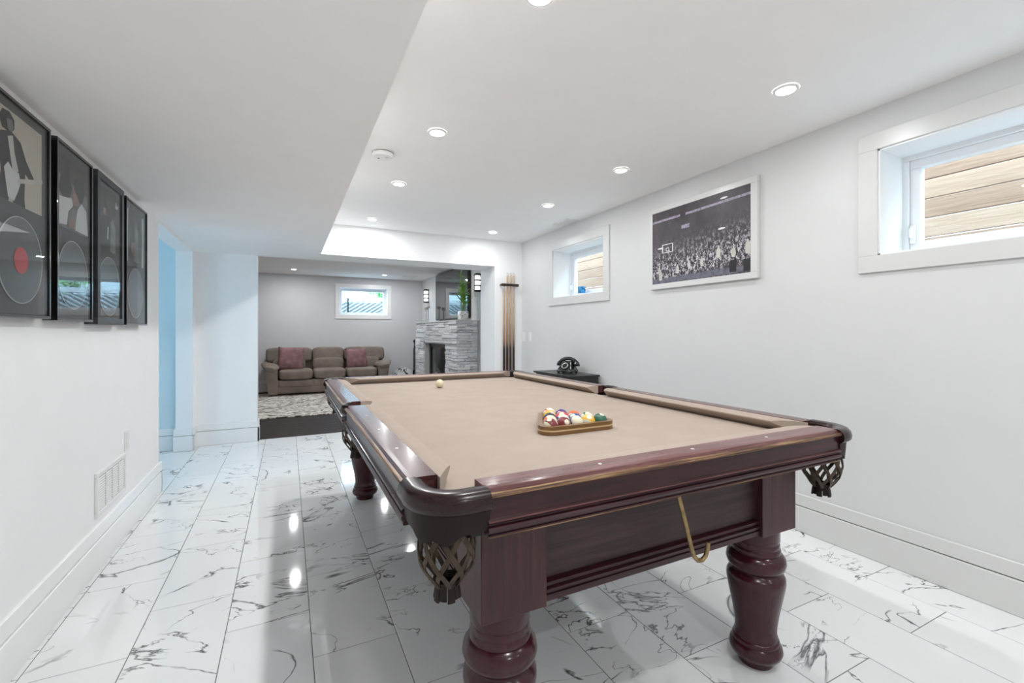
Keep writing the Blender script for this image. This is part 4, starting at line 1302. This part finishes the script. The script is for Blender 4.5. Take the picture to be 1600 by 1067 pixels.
g = G(); g.lathe([(0.0005, 0.0), (0.040, 0.0), (0.042, 0.006), (0.038, 0.010), (0.0005, 0.010)], (0, 0, 0), 28)
bmesh.ops.transform(g.bm, matrix=rotd, verts=g.bm.verts[:]); dial = g.obj('dial', 'black_gloss', ph, smooth=True, local=True)
g = G(); g.tube([(0.031 * math.cos(t), 0.031 * math.sin(t), 0.012) for t in [2 * math.pi * i / 30 for i in range(31)]], 0.005, 6)
bmesh.ops.transform(g.bm, matrix=rotd, verts=g.bm.verts[:]); g.obj('finger_ring', 'dial_chrome', dial, local=True)
g = G(); g.box((-0.052, 0.006, 0.094), (-0.030, 0.030, 0.116), 0.005, 2); g.box((0.030, 0.006, 0.094), (0.052, 0.030, 0.116), 0.005, 2); g.obj('cradle', 'black_gloss', ph, local=True)
pts, rs = [], []
for i in range(15):
    t = -1 + 2 * i / 14
    pts.append((0.105 * t, 0.018, 0.146 - 0.052 * t * t * abs(t) ** 0.5))
    rs.append(0.0175 + 0.004 * abs(t))
g = G(); g.tube(pts, rs, 12)
hs = g.obj('handset', 'black_gloss', ph, smooth=True, local=True)
for sx in (-1, 1):
    g = G(); g.lathe([(0.0005, 0.072), (0.030, 0.070), (0.033, 0.080), (0.030, 0.098), (0.016, 0.112)], (sx * 0.098, 0.018, 0), 20)
    g.obj('earpiece', 'black_gloss', hs, smooth=True, local=True)

# mug on window sill
mg = empty('mug', (2.92, 4.13, W2[2] + 0.008), 'blue and white patterned mug on the small window sill', 'mug')
mz = W2[2] + 0.008
g = G(); g.lathe([(0.0005, mz), (0.036, mz), (0.040, mz + 0.004), (0.041, mz + 0.030)], (2.92, 4.13, 0), 24); g.obj('base', 'pearl', mg, smooth=True)
g = G(); g.lathe([(0.041, mz + 0.030), (0.0415, mz + 0.085), (0.040, mz + 0.105), (0.037, mz + 0.105), (0.036, mz + 0.04), (0.0005, mz + 0.04)], (2.92, 4.13, 0), 24, caps=False); g.obj('body', 'mug_blue', mg, smooth=True)
g = G(); g.tube([(2.92, 4.13 - 0.040 - 0.026 * math.sin(t), mz + 0.060 + 0.026 * math.cos(t)) for t in [math.pi * i / 10 for i in range(11)]], 0.004, 6); g.obj('handle', 'mug_blue', mg, smooth=True)

# ------------------------------------------------------------------ lounge: rug, sofa, cushions, throw
g = G(); g.box((-1.25, 7.0, 0.0005), (1.80, 9.75, 0.018), 0.006, 2)
g.obj('area_rug', 'rug_weave', None, label='cream and brown abstract patterned rug in front of the sofa', cat='rug', origin=(0.4, 8.4, 0))
sf = empty('sofa', (0.75, 9.65, 0), 'taupe three-seat fabric sofa with padded arms', 'sofa')
sx0, sx1, syf, syb = -0.42, 1.88, 9.27, 10.12
g = G(); g.box((sx0 + 0.12, syf + 0.03, 0.05), (sx1 - 0.12, syb, 0.30), 0.03, 3); g.obj('base', 'sofa_fabric', sf, smooth=True)
for (a, b) in ((sx0 + 0.10, syf + 0.06), (sx1 - 0.16, syf + 0.06), (sx0 + 0.10, syb - 0.12), (sx1 - 0.16, syb - 0.12)):
    g = G(); g.box((a, b, 0.0185 if b < 9.75 else 0.0), (a + 0.06, b + 0.06, 0.06)); g.obj('foot', 'black_satin', sf)
sw = (sx1 - sx0 - 0.52) / 3
for i in range(3):
    a = sx0 + 0.26 + i * sw
    cx = a + sw / 2
    g = G(); g.puff((cx, syf + 0.30, 0.395), (sw / 2 - 0.004, 0.33, 0.095), 0.38, 32, 16); g.obj('seat_cushion', 'sofa_fabric', sf, smooth=True)
    g = G(); g.box((a + 0.004, syf + 0.012, 0.175), (a + sw - 0.004, syf + 0.06, 0.30), 0.022, 3); g.obj('front_panel', 'sofa_fabric', sf, smooth=True)
    rot = Matrix.Rotation(math.radians(-12), 3, 'X')
    wd = sw / 2 + (0.115 if i != 1 else 0.0) - 0.004
    xo = cx + (-0.115 if i == 0 else 0.115 if i == 2 else 0)
    g = G(); g.puff((xo, syf + 0.56, 0.55), (wd if i == 1 else sw / 2 - 0.004, 0.12, 0.13), 0.42, 32, 14, rot); g.obj('lumbar_cushion', 'sofa_fabric', sf, smooth=True)
    g = G(); g.puff((xo, syf + 0.625, 0.735), (wd, 0.125, 0.145), 0.36, 32, 14, rot); g.obj('back_cushion', 'sofa_fabric', sf, smooth=True)
g = G(); g.box((sx0 + 0.05, syb - 0.20, 0.06), (sx1 - 0.05, syb, 0.84), 0.05, 3); g.obj('back_frame', 'sofa_fabric', sf, smooth=True)
for s in (0, 1):
    a0, a1 = (sx0 + 0.04, sx0 + 0.25) if s == 0 else (sx1 - 0.25, sx1 - 0.04)
    g = G()
    fl = 0.05
    lo = [(a0 + (0.06 if s == 0 else 0), 0.045), (a1 - (0.06 if s else 0), 0.045)]
    g.loft([[(lo[0][0], yy, 0.045), (lo[1][0], yy, 0.045), (a1 + (0 if s == 0 else 0.0), yy, 0.52), (a0, yy, 0.52)] for yy in (syf, syb - 0.05)])
    g.obj('arm', 'sofa_fabric', sf)
    cxm = (a0 + a1) / 2 + (-0.02 if s == 0 else 0.02)
    pts, rs = [], []
    g = G()
    rings = []
    for i in range(17):
        t = i / 16
        yy = syf - 0.03 + 0.72 * t
        zz = 0.515 + 0.03 * math.sin(math.pi * min(1, t * 1.4)) + 0.03 * t
        k = math.sin(math.pi * min(max(t, 0.02), 0.98)) ** 0.25
        ring = []
        for j in range(20):
            a = 2 * math.pi * j / 20
            sl = -0.25 if s == 0 else 0.25
            dx = 0.155 * k * math.copysign(abs(math.cos(a)) ** 0.8, math.cos(a))
            ring.append((cxm + dx, yy, zz + 0.062 * k * math.sin(a) + sl * dx * 0.9))
        rings.append(ring)
    g.loft(rings); g.obj('arm_pad', 'sofa_fabric', sf, smooth=True)

def throw_pillow(x, y, z, half, rz, ry, label):
    root = empty('throw_pillow', (x, y, z), label, 'pillow', 'mauve pillows on the sofa')
    rot = Matrix.Rotation(rz, 3, 'Z') @ Matrix.Rotation(math.radians(-14), 3, 'X') @ Matrix.Rotation(ry, 3, 'Y')
    rings = []
    n = 14
    g = G()
    grid = {}
    for sd in (-1, 1):
        for i in range(n + 1):
            for j in range(n + 1):
                a, b = -1 + 2 * i / n, -1 + 2 * j / n
                edge = max(abs(a), abs(b)) >= 0.999
                if edge and sd == 1:
                    grid[(sd, i, j)] = grid[(-1, i, j)]; continue
                th = 0.085 * ((1 - a ** 4) * (1 - b ** 4)) ** 0.6 + random.uniform(-0.003, 0.003) * (not edge)
                pin = 1 - 0.06 * ((1 - a * a) * (abs(b)) + (1 - b * b) * abs(a)) * 0.7
                p = rot @ Vector((a * half * pin, sd * th, b * half * pin))
                grid[(sd, i, j)] = g.bm.verts.new(Vector((x, y, z + half)) + p)
        for i in range(n):
            for j in range(n):
                g.bm.faces.new([grid[(sd, *q_)] for q_ in ((i, j), (i + 1, j), (i + 1, j + 1), (i, j + 1))])
    g.obj('cover', 'mauve_plush', root, smooth=True, auto=1.6)
throw_pillow(0.05, 9.60, 0.455, 0.225, 0.0, 0.05, 'mauve plush throw pillow on the sofa end by the short wall')
throw_pillow(1.25, 9.62, 0.455, 0.205, 0.0, -0.06, 'mauve plush throw pillow on the sofa end near the fireplace')

g = G()
rings = []
for i in range(1, 18):
    v = -hp + math.pi * i / 18
    ring = []
    for j in range(32):
        u = 2 * math.pi * j / 32
        k = 1 + 0.10 * math.sin(5 * u + 3 * v) + 0.07 * math.sin(9 * u - 4 * v) + 0.05 * math.sin(13 * u + 7 * v)
        ring.append((2.19 + 0.24 * k * math.cos(v) * math.cos(u), 9.60 + 0.22 * k * math.cos(v) * math.sin(u), max(0.012, 0.20 + 0.22 * k * math.sin(v)) - 0.012))
    rings.append(ring)
g.loft(rings)
g.obj('throw_blanket', 'throw_fleece', None, smooth=True, label='rumpled white and black fleece throw heaped beside the sofa', cat='blanket', auto=2.0, origin=(2.19, 9.6, 0))

# ------------------------------------------------------------------ fireplace
FX, FY0, FY1, FZ = 2.37, 6.70, 9.21, 1.384
fp = empty('stone_fireplace', (2.56, 7.955, 0), 'white and grey ledger stone fireplace with dark glass insert', 'fireplace')
OY0, OY1, OZ0, OZ1 = 7.30, 8.63, 0.28, 1.005
g = G()
for lo, hi in (((FX + 0.03, FY0 + 0.03, 0), (XR, OY0, FZ - 0.03)), ((FX + 0.03, OY1, 0), (XR, FY1, FZ - 0.03)), ((FX + 0.03, OY0, 0), (XR, OY1, OZ0)), ((FX + 0.03, OY0, OZ1), (XR, OY1, FZ - 0.03)), ((FX + 0.33, OY0, OZ0), (XR, OY1, OZ1))):
    g.box(lo, hi)
g.obj('core', 'concrete_out', fp)
def stone(lo, hi):
    g = G(); g.box(lo, hi, 0.006)
    for v in g.bm.verts:
        v.co += Vector((random.uniform(-1, 1), random.uniform(-1, 1), random.uniform(-1, 1))) * 0.0035
    g.obj('stone', 'ledge_stone', fp, origin=[(a + b) / 2 for a, b in zip(lo, hi)])
z = 0.0
rh = 0.0602
rows = 30
for r in range(rows):
    z0, z1 = r * (FZ - 0.02) / rows, (r + 1) * (FZ - 0.02) / rows
    spans = [(FY0 + 0.004, FY1)]
    if z1 > OZ0 + 0.02 and z0 < OZ1 - 0.02:
        spans = [(FY0 + 0.004, OY0), (OY1, FY1)]
    for a, b in spans:
        yy = a
        while yy < b - 0.01:
            ln = random.uniform(0.22, 0.48)
            e = b if b - (yy + ln) < 0.14 else yy + ln
            pr2 = random.uniform(0.0, 0.024)
            stone((FX - pr2 + 0.012, yy + 0.001, z0 + 0.001), (FX + 0.05, e - 0.001, z1 - 0.001))
            yy = e
    # side face towards the pool room
    cutx = random.uniform(FX + 0.12, FX + 0.28)
    for a, b in ((FX + 0.012, cutx), (cutx, XR - 0.03)):
        pr2 = random.uniform(0.0, 0.016)
        stone((a + 0.001, FY0 - pr2 + 0.008, z0 + 0.001), (b - 0.001, FY0 + 0.05, z1 - 0.001))
g = G(); g.box((FX - 0.012, FY0 - 0.012, FZ - 0.022), (XR, FY1 + 0.01, FZ), 0.004); g.obj('mantel_slab', 'mantel_stone' if 'mantel_stone' in MATS else 'concrete_out', fp)
g = G()
for lo, hi in (((FX + 0.02, OY0, OZ0), (FX + 0.32, OY0 + 0.02, OZ1)), ((FX + 0.02, OY1 - 0.02, OZ0), (FX + 0.32, OY1, OZ1)), ((FX + 0.02, OY0, OZ1 - 0.02), (FX + 0.32, OY1, OZ1)), ((FX + 0.02, OY0, OZ0), (FX + 0.32, OY1, OZ0 + 0.02))):
    g.box(lo, hi)
g.obj('surround', 'firebox_white', fp)
ins = G()
a0, a1, b0, b1 = OY0 + 0.02, OY1 - 0.02, OZ0 + 0.02, OZ1 - 0.02
xi = FX + 0.11
for lo, hi in (((xi, a0, b0), (xi + 0.04, a0 + 0.09, b1)), ((xi, a1 - 0.09, b0), (xi + 0.04, a1, b1)), ((xi, a0, b1 - 0.07), (xi + 0.04, a1, b1)), ((xi, a0, b0), (xi + 0.04, a1, b0 + 0.07))):
    ins.box(lo, hi, 0.003)
fi = ins.obj('insert_frame', 'black_satin', fp)
g = G(); g.box((xi + 0.015, a0 + 0.09, b0 + 0.07), (xi + 0.020, a1 - 0.09, b1 - 0.07)); g.obj('insert_glass', 'glass_picture', fi)
g = G(); g.box((xi + 0.12, a0, b0), (xi + 0.145, a1, b1)); g.obj('firebox_back', 'firebox_dark', fp)
for k in range(4):
    y_ = 7.6 + 0.2 * k
    g = G(); g.tube([(xi + 0.05, y_, b0 + 0.05), (xi + 0.10, y_ + 0.3, b0 + 0.08 + 0.02 * (k % 2))], 0.022, 8); g.obj('log', 'firebox_white', fp, smooth=True)

# television
tv = empty('television', (XR, 7.97, 1.43), 'large black flat television on the wall above the fireplace', 'television')
ty0_, ty1_, tz0, tz1 = 7.06, 8.89, 1.43, 2.335
g = G(); g.box((2.690, ty0_, tz0), (2.735, ty1_, tz1), 0.006, 2); g.obj('housing', 'black_satin', tv)
g = G(); g.box((2.686, ty0_ + 0.012, tz0 + 0.018), (2.690, ty1_ - 0.012, tz1 - 0.012)); g.obj('screen', 'tv_screen', tv)
g = G(); g.box((2.735, 7.7, 1.7), (XR - 0.0005, 8.2, 2.1)); g.obj('wall_bracket', 'metal_black', tv)

# sconces
for yc, lb in ((9.60, 'glass and black wall sconce in the lounge corner beside the television'), (6.63, 'glass and black wall sconce by the lounge opening')):
    root = empty('wall_sconce', (XR, yc, 1.83), lb, 'wall lamp', 'sconces flanking the television')
    g = G(); g.box((XR - 0.012, yc - 0.045, 1.83), (XR, yc + 0.045, 2.12), 0.003); g.obj('back_plate', 'chrome', root)
    for i in range(3):
        z0 = 1.85 + i * 0.085
        g = G(); g.lathe([(0.036, z0), (0.036, z0 + 0.068)], (XR - 0.062, yc, 0), 20); g.obj('glass_shade', 'sconce_glass', root, smooth=True)
    for z0 in (1.828, 1.918, 2.003, 2.088):
        hgt = 0.022 if z0 not in (1.828, 2.088) else 0.034
        g = G(); g.box((XR - 0.105, yc - 0.042, z0), (XR - 0.012, yc + 0.042, z0 + hgt), 0.002); g.obj('black_band', 'black_satin', root)
    g = G(); g.tube([(XR - 0.10, yc + 0.03, 1.83), (XR - 0.10, yc + 0.03, 2.12)], 0.005, 6); g.obj('rod', 'chrome', root)

# bamboo in a pot
PX, PY = 2.52, 6.83
pl = empty('potted_bamboo', (PX, PY, FZ), 'green lucky bamboo in white patterned pot on the mantel', 'plant')
g = G(); g.loft([ring_rect(0.056, 0.056, FZ + 0.0, 0.016, 4, PX, PY), ring_rect(0.070, 0.070, FZ + 0.02, 0.02, 4, PX, PY), ring_rect(0.073, 0.073, FZ + 0.11, 0.02, 4, PX, PY), ring_rect(0.066, 0.066, FZ + 0.145, 0.018, 4, PX, PY)])
g.obj('pot', 'pot_ceramic', pl, smooth=True)
g = G(); g.lathe([(0.0005, FZ + 0.146), (0.058, FZ + 0.146), (0.058, FZ + 0.150), (0.0005, FZ + 0.154)], (PX, PY, 0), 16); g.obj('pebbles', 'slot_dark', pl)
stems = []
for k, (dx, dy, hh) in enumerate(((-0.01, 0.02, 0.62), (0.02, -0.015, 0.46), (0.0, 0.0, 0.36), (-0.03, -0.02, 0.30), (0.03, 0.02, 0.26))):
    z0 = FZ + 0.15
    pts = [(PX + dx * (1 + t * 0.9), PY + dy * (1 + t * 0.9) + 0.012 * math.sin(3 * t + k), z0 + hh * t) for t in [i / 8 for i in range(9)]]
    g = G(); g.tube(pts, 0.0075, 8); stems.append((g.obj('stalk', 'stalk_green', pl, smooth=True), pts))
def leaf(base, dirv, ln, wd, droop):
    g = G()
    d_ = Vector(dirv).normalized()
    side = d_.cross(Vector((0, 0, 1)))
    side = side.normalized() if side.length > 0.01 else Vector((1, 0, 0))
    rows_ = []
    for i in range(8):
        t = i / 7
        c0 = Vector(base) + d_ * ln * t + Vector((0, 0, -droop * ln * t * t))
        w_ = wd * math.sin(math.pi * (0.06 + 0.94 * t) ** 0.8) + 0.0006
        rows_.append([tuple(c0 - side * w_), tuple(c0 + Vector((0, 0, -0.2 * w_))), tuple(c0 + side * w_), tuple(c0 + Vector((0, 0, 0.0012)))])
    g.loft(rows_)
    return g
for o, pts in stems:
    n = 14 if o is stems[0][0] else 10
    for i in range(n):
        t = (0.45 if n == 14 else 0.30) + (0.55 if n == 14 else 0.70) * i / (n - 1)
        b = pts[min(8, int(t * 8))]
        a = i * 2.4 + random.uniform(-0.4, 0.4)
        el = random.uniform(0.5, 1.3) if i < n - 1 else 3.5
        leaf(b, (math.cos(a), math.sin(a), el), random.uniform(0.15, 0.26), random.uniform(0.015, 0.022), random.uniform(0.1, 0.6)).obj('leaf', 'leaf_green', pl, smooth=True)

# slim candlesticks
for k, (cx, cy, hgt) in enumerate(((2.50, 8.93, 0.31), (2.57, 9.02, 0.34))):
    root = empty('candlestick', (cx, cy, FZ), ('shorter slim silver candlestick with crystal cup on the mantel end' if k == 0 else 'taller slim silver candlestick with crystal cup near the lounge corner'), 'candlestick', 'silver candlesticks on the mantel')
    g = G(); g.lathe([(0.0005, FZ), (0.042, FZ), (0.042, FZ + 0.006), (0.012, FZ + 0.016)], (cx, cy, 0), 20); g.obj('base', 'chrome', root, smooth=True)
    g = G(); g.lathe([(0.009, FZ + 0.012), (0.008, FZ + hgt - 0.07), (0.012, FZ + hgt - 0.06)], (cx, cy, 0), 12); g.obj('stem', 'chrome', root, smooth=True)
    g = G(); g.lathe([(0.012, FZ + hgt - 0.06), (0.036, FZ + hgt - 0.045), (0.045, FZ + hgt - 0.015), (0.040, FZ + hgt), (0.034, FZ + hgt - 0.005), (0.010, FZ + hgt - 0.04)], (cx, cy, 0), 20, caps=False); g.obj('cup', 'sconce_plain' if 'sconce_plain' in MATS else 'pearl', root, smooth=True)

# fireplace tools
ft = empty('fireplace_tools', (2.36, 9.32, 0), 'black iron fireplace tool stand at the far side of the fireplace', 'fire tools')
g = G(); g.lathe([(0.0005, 0.0), (0.075, 0.0), (0.075, 0.015), (0.015, 0.03)], (2.36, 9.32, 0), 20); g.obj('base', 'metal_black', ft, smooth=True)
g = G(); g.tube([(2.36, 9.32, 0.02), (2.36, 9.32, 0.98)], 0.010, 8); g.obj('pole', 'metal_black', ft)
g = G(); g.lathe([(0.010, 0.97), (0.022, 0.99), (0.022, 1.02), (0.006, 1.04)], (2.36, 9.32, 0), 12); g.obj('finial', 'metal_black', ft, smooth=True)
g = G(); g.tube([(2.345, 9.335, 0.10), (2.345, 9.335, 0.86)], 0.006, 8); g.tube([(2.345, 9.335, 0.05), (2.345, 9.335, 0.40)], [0.020, 0.018], 8, 0.6); g.obj('shovel', 'metal_black', ft)
g = G(); g.tube([(2.375, 9.305, 0.08), (2.375, 9.305, 0.90)], 0.006, 8); g.obj('poker', 'metal_black', ft)
